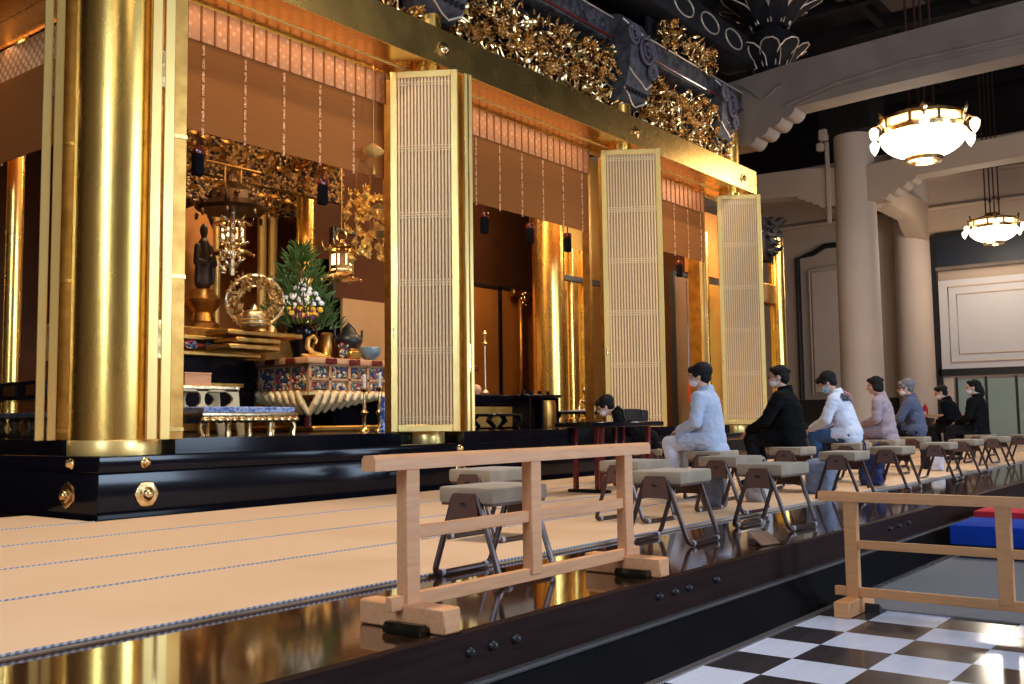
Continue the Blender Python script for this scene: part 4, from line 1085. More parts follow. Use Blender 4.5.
# openwork gold halo disc with a bowl in front
hd_ = thing('halo_disc', 'round openwork gilt disc standing on the altar left of the flowers', 'ornament', (8.17, 10.55, 2.66))
b = MB()
fm = Rz(-.6)
R3 = random.Random(5)
b.tube([fm @ Vector((.36*math.cos(a), 0, .34*math.sin(a))) for a in [k*PI/24 for k in range(48)]], .022, 8, closed=True)
b.tube([fm @ Vector((.21*math.cos(a), 0, .20*math.sin(a))) for a in [k*PI/20 for k in range(40)]], .014, 8, closed=True)
for k in range(300):
    a = R3.uniform(0, 2*PI); r_ = R3.uniform(.20, .36)
    b.leaf(fm @ T(r_*math.cos(a), R3.uniform(-.03, .02), r_*math.sin(a)) @ Rx(PI/2) @ Rz(R3.uniform(0, 6.3)) @ Ry(R3.uniform(-.6, 0)), .075, .04, .4, .01)
b.build('openwork_ring', M['silver_gold'], hd_)
MB().cyl((0, 0, -.36), (0, .05, -.2), .05).build('support', M['gold_dark'], hd_)
bw = thing('offering_bowl', 'squat ribbed gilt bowl in front of the round openwork disc', 'bowl', (7.98, 10.32, 2.28))
bw.scale = (.78, .78, .9)
MB().lathe([(.12, 0), (.20, .01), (.22, .05), (.22, .12), (.19, .15), (.19, .20), (.16, .24), (.06, .27), (.03, .33), (.001, .36)], n=36).build('bowl_body', M['silver_gold'], bw)
MB().lathe([(.225, .05), (.235, .06), (.225, .07)], n=36).lathe([(.225, .10), (.235, .11), (.225, .12)], n=36).build('rib', M['gold_bright'], bw)

# hanging openwork pendant and canopy in front of the shrine
cn = thing('hanging_canopy', 'dark bronze tiered canopy hung on a rod before the golden shrine', 'canopy', (7.62, 10.3, 3.74))
b = MB().lathe([(.42, -.02), (.46, .02), (.34, .10), (.30, .12), (.30, .22), (.2, .28), (.08, .36), (.05, .5), (.001, .55)], n=8)
b.build('canopy_roof', M['bronze'], cn)
for k in range(8):
    b = MB()
    a = 2*PI*k/8
    b.leaf(T(.42*math.cos(a), .42*math.sin(a), .0) @ Rz(a) @ Ry(-.5), .14, .08, .6, .015); b.ell((.44*math.cos(a), .44*math.sin(a), -.08), (.025, .025, .05), 8, 6)
    b.ell((.31*math.cos(a+.3), .31*math.sin(a+.3), .17), (.035, .035, .03), 8, 6)
    b.build('corner_ornament', M['bronze'], cn)
b = MB()
for sx in (-.12, .12): b.cyl((sx, 0, .3), (sx, 0, .56), .012, n=8)
b.cyl((-.42, 0, .56), (.42, 0, .56), .022, n=10).build('hanging_rod', M['gold_dark'], cn)
b = MB()
for k in range(70):
    z = -R3.uniform(.1, .8); a = R3.uniform(0, 6.3); r_ = .10*(1.1-abs(z+.4)*.8)
    b.leaf(T(r_*math.cos(a), r_*math.sin(a), z) @ Rz(a) @ Ry(R3.uniform(-1.2, .6)), .09, .06, .4, .01)
b.cyl((0, 0, -.82), (0, 0, 0), .035, n=10)
b.build('pendant_string', M['silver_gold'], cn)

# flowers: pine with white, yellow and purple blooms in a black vase
vs_ = thing('flower_vase', 'black vase with pine branches and white, yellow and purple chrysanthemums', 'vase', (9.12, 10.75, 1.93))
MB().lathe([(.13, 0), (.15, .03), (.12, .08), (.17, .25), (.22, .40), (.20, .46), (.24, .50)], n=28).build('vase', M['black'], vs_)
b = MB(); R4 = random.Random(9)
for k in range(750):
    z = .45+1.15*R4.random()**1.25; t_ = (z-.45)/1.15
    rmax = .60*(1-t_)**.8+.05
    a = R4.uniform(0, 2*PI); r_ = rmax*math.sqrt(R4.random())
    base = Vector((r_*math.cos(a)*1.0, r_*math.sin(a)*.7, z))
    up_ = R4.uniform(.2, 1.1)
    b.leaf(T(*base) @ Rz(a+R4.uniform(-.4, .4)) @ Ry(-up_) @ Rx(R4.uniform(-1, 1)), R4.uniform(.10, .2), .028, .2, .006)
for k in range(16):
    a = R4.uniform(0, 2*PI); r_ = R4.uniform(.2, .55); zz = R4.uniform(.5, .8)
    b.tube([(0, 0, .4), (r_*.5*math.cos(a), r_*.4*math.sin(a), zz-.05), (r_*math.cos(a), r_*.7*math.sin(a), zz)], .01, 5)
tag(b.build('pine_foliage', M['leaf'], vs_), None, kind='stuff')
vd = Vector((-.79, -.61, 0)); vr_ = Vector((.61, -.79, 0))
for nm, m, rows, r_ in (('white_bloom', 'white_fl', [(z, w) for z, w in ((1.12, 1), (1.05, 2), (.98, 3), (.91, 5), (.84, 6), (.77, 7))], .036), ('yellow_bloom', 'yellow_fl', [(.69, 6), (.62, 5)], .042), ('purple_bloom', 'purple_fl', [(.655, 5), (.60, 4)], .042)):
    proto_m = MB().ell((0, 0, 0), (r_, r_, r_*.75), 10, 7)
    for k in range(7): proto_m.ell((r_*.8*math.cos(k*.9), r_*.8*math.sin(k*.9), -.01), (r_*.4, r_*.4, r_*.4), 8, 6)
    pm = proto_m.mesh(nm, M[m])
    for z, n in rows:
        for k in range(n):
            u = (k-(n-1)/2)*.085+R4.uniform(-.015, .015)+.04*(z < .7)+.06
            dep = .36-.22*(z-.6)/.5-.12*abs(u)
            o = bpy.data.objects.new(nm, pm); col.objects.link(o); o.parent = vs_
            q_ = vd*dep+vr_*u
            o.location = (q_.x, q_.y, z-.04*u+R4.uniform(-.02, .02)); o.rotation_euler = (R4.uniform(.3, .9), R4.uniform(-.5, 0), R4.uniform(-1, 1))

# things on the main altar
kt = thing('incense_burner', 'black lidded incense burner on the altar behind the blue-grey bowl', 'burner', (9.72, 10.45, 1.93))
MB().lathe([(.10, 0), (.13, .03), (.09, .10), (.15, .18), (.20, .28), (.19, .34), (.12, .40), (.09, .47), (.03, .53), (.001, .56)], n=28).build('burner_body', M['blackmat'], kt)
for sx in (-1, 1): MB().tube(rr_path([(sx*.17, 0, .30), (sx*.26, 0, .33), (sx*.26, 0, .46)], .04), .018, 8).build('handle', M['blackmat'], kt)
bwl = thing('blue_grey_bowl', 'round blue-grey glazed bowl at the right of the altar top', 'bowl', (9.75, 10.05, 1.93))
MB().lathe([(.08, 0), (.10, .015), (.16, .06), (.19, .13), (.185, .19), (.175, .20), (.165, .19), (.17, .12), (.001, .05)], n=32).build('bowl_body', mat('blue_grey_glaze', (.16, .24, .28), .3, coat=.4), bwl)
bwl.scale = (.8, .8, .9)
sc_ = thing('scroll_ornament', 'curled gilt scroll ornament at the near corner of the altar top', 'ornament', (8.75, 10.08, 1.93))
MB().tube([(-.3*math.cos(.0)+.1, 0, .02), (.22, .0, .02), (.0, 0, .05), (-.1, 0, .13), (-.08, 0, .24), (.0, 0, .28), (.06, 0, .23), (.03, 0, .18)], [.02, .03, .035, .035, .03, .026, .022, .02], 8).build('scroll', M['gold_panel'], sc_)
bc = thing('brass_censer', 'tall gold cylindrical censer behind the scroll ornament', 'censer', (9.13, 10.25, 1.93))
MB().lathe([(.09, 0), (.10, .02), (.075, .05), (.075, .3), (.09, .34), (.06, .36)], n=24).build('censer_body', M['gold_dark'], bc)
for i, (x, y, l) in enumerate(((9.3, 10.1, 'small gilt and teal figure left of the black burner'), (9.43, 10.05, 'small gilt box left of the blue-grey bowl'))):
    t = thing('small_ornament', l, 'ornament', (x, y, 1.93))
    if i == 0:
        b = MB().ell((0, 0, .08), (.07, .05, .08), 12, 8).ell((-.03, 0, .18), (.035, .035, .045), 10, 8)
        for k in range(10): b.leaf(T(0, 0, .08) @ Rz(k*.63) @ Ry(-.6), .12, .05, .4, .01)
        b.build('figure', M['cloisonne'], t)
    else:
        MB().box((0, 0, .06), (.2, .14, .12), bev=.02).box((0, 0, .13), (.14, .10, .03), bev=.01).build('box_body', M['gold_dark'], t)
cs_ = MB().lathe([(.07, 0), (.06, .03), (.02, .06), (.025, .2), (.05, .24), (.02, .28), (.015, .5), (.06, .54), (.055, .56), (.001, .56)], n=18)
cst = thing('candlestick', 'pair-mate bronze candlestick at the foot of the altar, left one of the cluster', 'candlestick', (8.9, 9.0, AZ)); cs_.build('stick', M['gold_carve'], cst)
MB().lathe([(.02, .56), (.022, .72), (.003, .74)], n=12).build('candle', M['paper'], cst)
for p, l in (((9.12, 8.95, AZ), 'middle bronze candlestick of the cluster at the foot of the altar'), ((9.02, 9.4, AZ), 'rear bronze candlestick of the cluster at the foot of the altar')): dup(cst, p, .5, l)
vsb = thing('blue_vase', 'slim blue and white vase among the candlesticks by the lattice door', 'vase', (8.72, 8.75, AZ))
MB().lathe([(.05, 0), (.06, .02), (.035, .08), (.05, .2), (.045, .32), (.03, .38), (.045, .42)], n=20).build('vase_body', mat_voronoi('blue_white_glaze', [(.02, .06, .35), (.3, .4, .7), (.03, .08, .3)], 30, .2, 0, .1), vsb)

# golden shrine at the back
sh = thing('golden_shrine', 'tall golden shrine with slim pillars and a carved gilt canopy deep in the altar', 'shrine', (9.95, 13.2, 1.7))
MB().box((0, .4, .025), (3.2, 2.2, 1.55), bev=.03).build('shrine_base', M['gold_dark'], sh)
for x in (-.5, .40, .62, -1.35, 1.3):
    MB().lathe([(.11, .8), (.11, .86), (.075, .9), (.075, 2.75), (.10, 2.8)], c=(x, 0, 0), n=24).build('shrine_pillar', M['gold_bright'], sh)
MB().box((0, .05, 3.35), (3.3, .25, 1.1), bev=.03).build('carved_frieze', M['carving_dark'], sh)
MB().prism([(-1.9, 3.9), (-1.5, 4.1), (0, 4.5), (1.5, 4.1), (1.9, 3.9), (1.6, 3.85), (-1.6, 3.85)], 'xz', -.5, 1.2).build('shrine_roof', M['carving_dark'], sh)
MB().box((0, 1.4, 1.9), (3.1, .05, 2.4)).build('shrine_back', M['amber'], sh)
b = MB(); R5 = random.Random(12)
for k in range(240):
    x = R5.uniform(-1.65, 1.65); z = R5.uniform(2.78, 3.9)
    b.leaf(T(x, -.1-R5.uniform(0, .05), z) @ Rx(PI/2) @ Rz(R5.uniform(0, 6.3)) @ Ry(-.5), R5.uniform(.1, .2), .08, .5, .012)
b.build('carved_tracery', M['gold_dark'], sh)
struct('wall_altar_end', MB().box((17.32, 11.9, 3.6), (.1, 6.4, 5.3)), M['brown_in'], 'dark brown side wall closing the altar behind the tan screen', 'wall')
# carved canopy over nearest bay interior (transom between inner posts)
it = thing('inner_transom', 'dark gold carved transom inside the nearest bay under the blind', 'carving', (7.9, 10.9, 4.45), kind='structure')
MB().box((0, 0, .5), (4.2, .12, 1.3)).build('carved_board', M['carving_dark'], it)
b = MB()
for k in range(200):
    b.leaf(T(R5.uniform(-2, 1.9), -.08, R5.uniform(-.12, 1.1)) @ Rx(PI/2) @ Rz(R5.uniform(0, 6.3)) @ Ry(-.5), R5.uniform(.1, .2), .08, .5, .012)
b.build('carved_leaves', M['gold_dark'], it)
# robed statue in a niche
su = thing('robed_statue', 'dark robed standing statue on a gilt pedestal left inside the altar', 'statue', (9.02, 12.9, 2.5))
b = MB().chain([(0, 0, .75), (0, 0, 1.1), (0, 0, 1.3)], [.17, .15, .11]).ell((0, 0, 1.52), (.075, .085, .11), 14, 10)
b.chain([(0, 0, 1.35), (0, 0, 1.45)], [.06, .05]).chain([(-.14, 0, 1.26), (-.20, -.06, 1.02), (-.05, -.17, 1.0)], [.06, .06, .035]).chain([(.14, 0, 1.26), (.20, -.06, 1.02), (.05, -.17, 1.0)], [.06, .06, .035])
b.chain([(-.16, -.08, 1.0), (-.17, -.07, .72)], [.05, .03]).chain([(.16, -.08, 1.0), (.17, -.07, .72)], [.05, .03])
b.remesh('robed_figure', mat('dark_bronze', (.05, .035, .025), .4, .5), .014, 3, su)
su.scale = (.8, .8, 1.0)
MB().lathe([(.30, .0), (.32, .08), (.24, .12), (.2, .25), (.30, .36), (.34, .45), (.26, .52), (.2, .6), (.16, .62)], n=12).build('lotus_pedestal', M['gold_dark'], su)
MB().prism([(-.42, .1), (-.42, 1.6), (-.25, 1.85), (0, 1.95), (.25, 1.85), (.42, 1.6), (.42, .1)], 'xz', .3, .34).build('niche_back', M['amber'], su)

# hanging lanterns
def lantern(loc, label, s_=1.):
    t = thing('hanging_lantern', label, 'lantern', loc, .4, group='gilt hexagonal hanging lanterns')
    MB().lathe([(.26, 0), (.32, .02), (.28, .06), (.20, .10), (.20, .14), (.19, .15), (.185, .155)], n=6).build('lantern_base', M['gold_carve'], t)
    MB().lathe([(.165, .15), (.165, .44)], n=6).build('lit_panel', M['lantern_glow'], t)
    b = MB()
    for k in range(6):
        a = 2*PI*k/6
        b.box((.175*math.cos(a), .175*math.sin(a), .295), (.035, .035, .30), rot=(0, 0, a))
        a2_ = a+PI/6
        b.box((.155*math.cos(a2_), .155*math.sin(a2_), .20), (.012, .19, .06), rot=(0, 0, a2_)); b.box((.155*math.cos(a2_), .155*math.sin(a2_), .425), (.012, .19, .035), rot=(0, 0, a2_))
        if k % 2: b.box((.157*math.cos(a2_), .157*math.sin(a2_), .31), (.014, .1, .2), rot=(0, 0, a2_))
        b.ell((.31*math.cos(a), .31*math.sin(a), .0), (.02, .02, .035), 8, 6)
        b.leaf(T(.26*math.cos(a), .26*math.sin(a), .48) @ Rz(a) @ Ry(-.5), .12, .06, .8, .012)
    b.build('lantern_frame', M['gold_carve'], t)
    MB().lathe([(.20, .44), (.30, .47), (.27, .50), (.14, .56), (.06, .60), (.04, .66), (.001, .67)], n=6).build('lantern_roof', M['gold_carve'], t)
    MB().tube([(0, .085*math.cos(a), .72+.085*math.sin(a)) for a in [k*PI/12 for k in range(24)]], .016, 8, closed=True).build('ring', M['gold_carve'], t)
    MB().cyl((0, 0, .8), (0, 0, 2.2), .01, n=8).build('hanging_wire', M['gold_dark'], t)
    t.scale = (s_, s_, s_)
    return t
lantern((9.22, 10.05, 3.0), 'lit gilt hanging lantern to the right above the flowers', .85)
lantern((9.25, 12.5, 3.62), 'lit gilt hanging lantern deeper in, partly behind the hanging pendant')

# glittering gilt pendant cluster
def pendant(loc, label, n, w, h, seed):
    R6 = random.Random(seed)
    t = thing('gilt_pendant', label, 'pendant', loc, group='glittering gilt pendants')
    for k in range(n):
        b = MB()
        x, y, z = R6.uniform(-w/2, w/2), R6.uniform(-.2, .2), R6.uniform(-h/2, h/2)
        k_ = R6.random()
        if k_ < .35:
            r_ = R6.uniform(.04, .07); b.lathe([(.001, r_), (r_*1.1, 0), (.001, -r_)], c=(x, y, z), n=6)
        else:
            for j in range(5): b.leaf(T(x, y, z) @ Rx(PI/2) @ Rz(j*1.26) @ Ry(-.4), .06, .045, .4, .01)
        b.cyl((x, y, z), (x, y, z+.07), .006, n=5)
        b.build('drop', M['gold_bright'], t)
    MB().lathe([(.001, .12), (.17, .0), (.001, -.12)], c=(-.12*w, -.25, .17*h), n=8).build('diamond_drop', M['silver_gold'], t)
    MB().lathe([(.001, .12), (.15, .0), (.001, -.12)], c=(-.1*w, -.25, -.12*h), n=8).build('diamond_drop', M['silver_gold'], t)
    b = MB()
    for sx in (-.25, 0, .25): b.cyl((sx*w/.75, 0, -h*.45), (sx*w/.75, 0, h/2+.5), .008, n=6)
    b.build('chain', M['gold_dark'], t)
pendant((9.22, 9.5, 3.66), 'large cluster of glittering gilt drops behind the nearest lattice door', 97, .75, .95, 3)
pendant((9.95, 9.0, 3.62), 'small cluster of gilt drops at the left of the middle bay', 14, .28, .45, 4)
dd = thing('gilt_drop', 'single bright gilt diamond drop hanging in front of the blind near the first lattice door', 'pendant', (7.45, 7.62, 3.98))
MB().lathe([(.001, .10), (.12, .01), (.10, -.03), (.001, -.08)], n=8).build('diamond', M['gold_bright'], dd)
MB().lathe([(.001, -.14), (.03, -.22), (.02, -.26), (.001, -.27)], n=12).cyl((0, 0, .1), (0, 0, .98), .006, n=6).build('teardrop', M['gold_dark'], dd)

# inner columns and screens
def gcol(x, y, r, z0, z1, label, m='gold_pillar', name='inner_column'):
    t = thing(name, label, 'column', (x, y, z0), kind='structure')
    MB().lathe([(r, 0), (r, z1-z0)], n=40).build('shaft', M[m], t)
    MB().lathe([(r+.01, 0), (r+.02, .02), (r+.02, .14), (r, .16)], n=40).build('base_ring', M['gold_dark'], t)
gcol(13.85, 9.9, .28, AZ, 4.6, 'big round gold column standing inside the middle bay')
gcol(10.0, 11.7, .14, AZ, 6.2, 'gold column behind the hanging lantern at the right of the nearest bay')
gcol(14.95, 10.2, .07, AZ, 4.2, 'left one of two slim gold posts right of the big inner column'); gcol(15.35, 10.2, .09, AZ, 4.2, 'right one of two slim gold posts right of the big inner column')
gcol(5.25, 11.0, .09, AZ, 6.2, 'gold column inside the altar left of the thick corner pillar')
gcol(5.6, 12.9, .12, AZ, 6.2, 'slim gold column further left inside the altar')
gcol(4.75, 12.2, .14, AZ, 6.2, 'leftmost gold column seen through the side opening')
def screen(x0, x1, y, z0, z1, m, label, frame='blackmat', name='wall_screen', fw=.06):
    t = thing(name, label, 'screen', ((x0+x1)/2, y, z0), kind='structure')
    w, h = x1-x0, z1-z0
    MB().box((0, 0, h/2), (w, .05, h)).build('panel', M[m], t)
    if frame:
        MB().box((-w/2, -.01, h/2), (fw, .09, h)).box((w/2, -.01, h/2), (fw, .09, h)).box((0, -.01, h-fw/2), (w, .09, fw)).build('frame', M[frame], t)
    return t
screen(13.0, 15.33, 12.2, AZ, 3.72, 'amber', 'amber gold wall panel left of the thin black post in the middle bay')
screen(15.37, 17.2, 12.2, AZ, 3.74, 'amber', 'amber gold wall panel right of the thin black post in the middle bay')
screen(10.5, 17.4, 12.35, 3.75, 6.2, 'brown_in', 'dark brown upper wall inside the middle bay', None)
screen(14.4, 16.8, 10.6, AZ, 6.2, 'gold_panel', 'bright gold wall behind the slim posts in the middle bay', None)
struct('inner_rail', MB().box((0, 0, 0), (2.3, .1, .09)), M['blackmat'], 'black rail across the slim gold posts in the middle bay', 'rail').location = (15.6, 10.1, 3.62)
screen(10.55, 12.9, 11.5, AZ, 3.0, 'beige_panel', 'pale beige screen at the right of the nearest bay', None)
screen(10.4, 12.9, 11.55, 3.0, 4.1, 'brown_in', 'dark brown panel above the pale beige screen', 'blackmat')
gcol(17.15, 8.62, .1, AZ, 4.6, 'slim gold column left of the last lattice door')
screen(15.84, 16.98, 8.6, AZ, 3.72, 'screen_tan', 'tan gold screen in a black frame inside the last bay', 'blackmat')
screen(4.6, 8.5, 14.5, AZ, 6.2, 'brown_in', 'dark brown back screen at the left of the altar', None)
screen(8.5, 12.8, 14.9, AZ, 6.2, 'amber', 'amber back screen behind the golden shrine', None)
pil = thing('gold_pilaster', 'gold pilaster with a rosette head on the amber wall of the middle bay', 'pilaster', (15.95, 12.05, AZ), kind='structure')
MB().box((0, 0, 1.3), (.24, .1, 2.6), bev=.03).build('shaft', M['gold_dark'], pil)
MB().box((0, -.02, 2.66), (.75, .12, .16), bev=.02).build('capital', M['gold_dark'], pil)
b = MB().ell((0, -.1, 2.56), (.11, .06, .11), 14, 10)
for k in range(8): b.ell((.12*math.cos(k*PI/4), -.09, 2.56+.12*math.sin(k*PI/4)), (.05, .03, .05), 8, 6)
b.build('rosette', M['gold_carve'], pil)
tas3 = thing('red_tassel', 'orange-red tassel hanging before the tan screen beside the person in the pale blue jacket', 'tassel', (16.12, 8.45, 1.35))
MB().lathe([(.05, 0), (.045, .2), (.03, .27), (.035, .31), (.01, .35)], n=14).build('fringe', mat('orange_red_silk', (.50, .07, .015), .6), tas3)
MB().cyl((0, 0, .34), (0, 0, 2.2), .008, n=6).build('string', M['vermilion'], tas3)

# furniture in the middle bay
lb = thing('long_low_table', 'long black table with gold front along the back of the middle bay', 'table', (10.95, 9.2, AZ))
MB().box((0, 0, .42), (1.9, .5, .14), bev=.01).build('table_top', M['black'], lb)
MB().box((0, -.2, .17), (1.75, .06, .30), bev=.01).build('gold_front', M['gold_panel'], lb)
for x in (-.85, .85): MB().box((x, 0, .18), (.08, .46, .36)).build('leg', M['black'], lb)
ct = thing('curved_leg_table', 'small black table with curved legs in the middle bay beside the first lattice door', 'table', (10.38, 8.3, AZ))
MB().box((0, 0, .19), (.66, .36, .04), bev=.012).build('table_top', M['black'], ct)
for sx in (-1, 1):
    for y in (-.13, .13): MB().tube([(sx*.28, y, .18), (sx*.34, y, .12), (sx*.22, y, .04), (sx*.30, y, .0)], [.04, .04, .03, .03], 8).build('leg', M['black'], ct)
wbx = thing('white_box', 'small pale blue-white box on the long black table', 'box', (10.62, 9.1, AZ+.49))
MB().box((0, 0, .07), (.22, .16, .13), bev=.02).build('box_body', mat('pale_cyan', (.45, .62, .68), .4), wbx)
pch = thing('peach_offering', 'round peach-coloured offering beside the pale box', 'offering', (10.86, 9.05, AZ+.49))
MB().ell((0, 0, .07), (.075, .075, .075), 16, 10).lathe([(.05, 0), (.06, .01), (.03, .02)], n=16).build('ball', mat('peach', (.66, .36, .20), .5), pch)
cdl = thing('candle_stand', 'slender tall candle stand on the long table in the middle bay', 'stand', (12.1, 9.9, AZ+.55))
MB().lathe([(.06, 0), (.05, .03), (.015, .06), (.012, .75), (.05, .78), (.03, .80), (.012, .82), (.02, .9), (.035, .94), (.01, .99)], n=14).build('stem', M['silver_gold'], cdl)
MB().box((0, 0, -.28), (.3, .3, .55), bev=.01).build('plinth', M['black'], cdl)
dr = thing('barrel_stand', 'black rack holding a brown barrel in the middle bay', 'stand', (11.6, 8.55, AZ))
MB().box((0, 0, .46), (.80, .36, .045), bev=.01).build('rack_top', M['black'], dr)
for x in (-.34, -.05, .34): MB().box((x, 0, .22), (.05, .30, .44)).build('rack_post', M['black'], dr)
MB().lathe([(.15, 0), (.165, .05), (.165, .34), (.15, .40)], c=(.15, -.05, .0), n=24).build('barrel', M['gold_dark'], dr)
b = MB()
for x in (-.3, -.1, .1, .3): b.cyl((x, 0, .48), (x, 0, .54), .03, n=12)
b.build('cap', M['black'], dr)
btb = thing('black_writing_table', 'black table with white sheets right of the brown barrel', 'table', (12.4, 8.45, AZ))
MB().box((0, 0, .22), (.95, .40, .04), bev=.01).build('table_top', M['black'], btb)
for sx in (-1, 1): MB().tube([(sx*.38, 0, .2), (sx*.46, 0, .12), (sx*.36, 0, .0)], [.05, .04, .04], 8).build('leg', M['black'], btb)
MB().box((.1, 0, .25), (.5, .28, .015)).box((.25, -.02, .265), (.3, .22, .012)).build('sheet', M['paper'], btb)
gb = thing('gilt_flower_bracket', 'gilt branching ornament right of the big inner column', 'ornament', (13.0, 8.6, AZ))
b = MB().cyl((0, 0, 0), (0, 0, .5), .02, n=10)
for sx in (-1, 1): b.tube([(0, 0, .35), (sx*.15, 0, .42), (sx*.22, 0, .32), (sx*.2, 0, .1)], .016, 8)
for k in range(14): b.leaf(T(0, 0, .48) @ Rz(k*.45) @ Ry(-.7), .13, .05, .5, .01)
b.build('branches', M['gold_carve'], gb)
# left opening: dark tables with silvery vessels
lt2 = thing('silvery_altar_table', 'dark table with silvery vessels seen left of the thick corner pillar', 'table', (4.9, 9.9, AZ))
MB().box((0, 0, .22), (.55, 1.6, .05), bev=.01).build('table_top', M['painted_blue'], lt2)
MB().box((0, 0, .46), (.4, 1.5, .18), bev=.01).build('upper_shelf', M['black'], lt2)
for k in range(5): MB().lathe([(.05, 0), (.07, .03), (.03, .08), (.06, .16), (.04, .2)], c=(-.12, -.6+k*.3, -.0), n=14).build('vessel', M['silver_gold'], lt2)
for k in range(3): MB().box((-.21, -.5+k*.45, .46), (.02, .2, .10)).build('gilt_plaque', M['gold_carve'], lt2)

# altar wing beyond the lintel end
wg = thing('altar_wing', 'recessed gold wing of the altar beyond the last lattice door', 'wing', (17.4, 8.6, AZ-.6), kind='structure')
for x, y in ((2.1, -.45), (1.5, .1)): MB().lathe([(.16, 0), (.16, 4.2)], c=(x, y, .2), n=32).build('wing_column', M['gold_pillar'], wg)
MB().box((1.2, -.35, 3.22), (2.5, .3, .40), bev=.02).build('wing_beam', M['gold_dark'], wg)
MB().box((1.0, .4, 1.7), (2.4, .08, 3.4)).build('wing_panel', M['gold_panel'], wg)
MB().box((1.0, .4, 4.2), (2.4, .08, 1.3)).build('wing_upper_panel', M['amber'], wg)
b = MB()
for k in range(40): b.leaf(T(1.75+rnd.uniform(-.25, .3), -.5+rnd.uniform(-.1, .1), 4.2+rnd.uniform(-.15, .55)) @ Rx(PI/2) @ Rz(rnd.uniform(0, 6.3)) @ Ry(-.5), .16, .11, .5, .02)
b.box((1.75, -.36, 4.35), (.5, .2, .9), bev=.05)
b.build('wing_bracket', M['tassel'], wg)
MB().box((1.2, -.1, .15), (2.6, 1.2, .5), bev=.02).build('wing_plinth', M['black'], wg)

# ------------------------------------------------------------------ lights
def area(name, loc, target, w, h, power, c, spread=180):
    l = bpy.data.lights.new(name, 'AREA'); l.shape = 'RECTANGLE'; l.size = w; l.size_y = h; l.energy = power; l.color = c
    l.spread = math.radians(spread)
    o = bpy.data.objects.new(name, l); col.objects.link(o); o.location = loc
    o.rotation_euler = (Vector(target)-Vector(loc)).to_track_quat('-Z', 'Y').to_euler()
    return o
def spot(name, loc, target, power, c, ang_=50, r=.15, blend=.6):
    l = bpy.data.lights.new(name, 'SPOT'); l.energy = power; l.color = c; l.spot_size = math.radians(ang_); l.spot_blend = blend; l.shadow_soft_size = r
    o = bpy.data.objects.new(name, l); col.objects.link(o); o.location = loc
    o.rotation_euler = (Vector(target)-Vector(loc)).to_track_quat('-Z', 'Y').to_euler()
    return o
def point(name, loc, power, c, r=.3):
    l = bpy.data.lights.new(name, 'POINT'); l.energy = power; l.color = c; l.shadow_soft_size = r
    o = bpy.data.objects.new(name, l); col.objects.link(o); o.location = loc
    return o
DAY = (.60, .77, 1.); WARM = (1., .78, .52); WW = (1., .88, .72)
area('entrance_daylight', (7.0, -8.8, 4.2), (6.5, 4, 1.6), 4.0, 7.0, 1150, DAY)
area('entrance_daylight_right', (15, -8.8, 2.4), (13, 4, 1.0), 5.0, 4.0, 560, DAY)
area('entrance_daylight_left', (-7.8, 1.5, 4.3), (4, 4.5, 1.8), 3.0, 7.0, 620, DAY)
for i, (x, y) in enumerate(((3.0, 1.0), (10.5, -.5), (-3, 1))):
    point('hall_fill_%d' % i, (x, y, 7.6), 60, WW, .7)  # added fill over the near hall, no fixture behind it
point('chandelier_light', (18.75, 5.09, 5.3), 170, WW, .6)
point('chandelier_light_far', (29.3, 6.34, 5.4), 120, WW, .5)
for i, x in enumerate((6.35, 10.2, 14.1)):
    area('altar_downlight_%d' % i, (x, 8.35, 5.6), (x+.2, 10.4, 1.5), 2.4, .4, 60, (1., .70, .40))
spot('altar_spot', (7.0, 8.3, 4.9), (8.8, 10.6, 2.2), 190, WW, 50, .1)
spot('inner_spot', (12.0, 8.4, 5.0), (13.6, 9.9, 2.0), 70, WARM, 60, .1)
area('altar_back_glow', (10.2, 12.2, 5.9), (10.2, 13.6, 2.0), 3, .5, 60, WARM)
area('wing_glow', (18.3, 7.6, 4.9), (18.8, 8.8, 2.2), 1.5, .4, 70, WARM)
spot('lintel_spot', (14.0, 3.2, 9.0), (14.6, 7.2, 5.2), 700, WW, 30, .2)
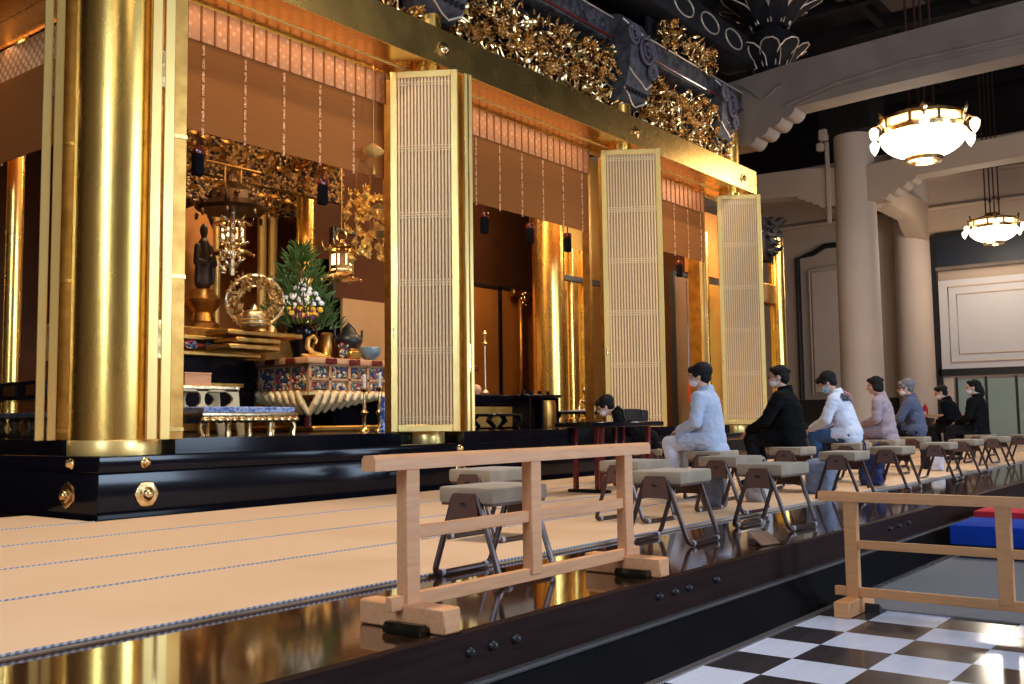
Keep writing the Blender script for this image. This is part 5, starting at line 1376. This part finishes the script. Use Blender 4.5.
spot('lintel_spot_near', (6.0, 3.4, 9.0), (6.6, 7.2, 5.1), 500, WW, 36, .2)
spot('stage_fill', (3.5, 4.2, 9.4), (2.6, 5.0, .4), 1500, (1., .86, .7), 58, .4)  # added fill from above to brighten the straw mats, no fixture
spot('stage_fill_far', (11.5, 3.4, 9.4), (11.5, 4.8, .4), 1200, (1., .86, .7), 66, .4)  # same added fill further along the mats
area('middle_bay_glow', (13.0, 9.0, 5.9), (15.4, 12.2, 2.2), 2, .5, 95, (1., .66, .34))
for i, (x, ww) in enumerate(((6.35, 2.6), (10.2, 3.2), (14.1, 2.7))): area('blind_fill_%d' % i, (x, 7.58, 4.93), (x, 7.84, 3.9), ww, .03, 2.6, (1., .66, .36))  # added fill grazing the blinds and brocade, not known strip lamps
area('blind_fill_side', (4.52, 10.2, 4.93), (4.78, 10.2, 3.9), .03, 4, 2.6, (1., .66, .36))  # same added fill for the side blind

area('left_bay_glow', (5.0, 9.6, 5.6), (5.3, 11.4, 2.0), 1.6, .5, 22, WARM)
w = bpy.data.worlds.new('World'); scn.world = w; w.use_nodes = True
w.node_tree.nodes['Background'].inputs['Color'].default_value = (.8, .85, 1, 1); w.node_tree.nodes['Background'].inputs['Strength'].default_value = .15

# ------------------------------------------------------------------ camera
cd = bpy.data.cameras.new('Camera'); cam = bpy.data.objects.new('Camera', cd); col.objects.link(cam)
cd.sensor_width = 36; cd.lens = 35; cd.clip_start = .05; cd.clip_end = 200
Rm = Matrix(((0.6125192130424618, -0.05525217805656581, -0.788522295483044), (-0.7903515291674109, -0.059003571814345554, -0.6098057386216407), (-0.012832536638507868, 0.9967275331469253, -0.07980946479125416)))
cam.matrix_world = Matrix.Translation((0, 0, 1.05)) @ Rm.to_4x4()
scn.camera = cam
vs = scn.view_settings
vs.view_transform = 'Standard'; vs.look = 'None'; vs.exposure = 0.65; vs.gamma = 1.0; vs.use_curve_mapping = False
scn.cycles.max_bounces = 8; scn.cycles.sample_clamp_indirect = 6.0
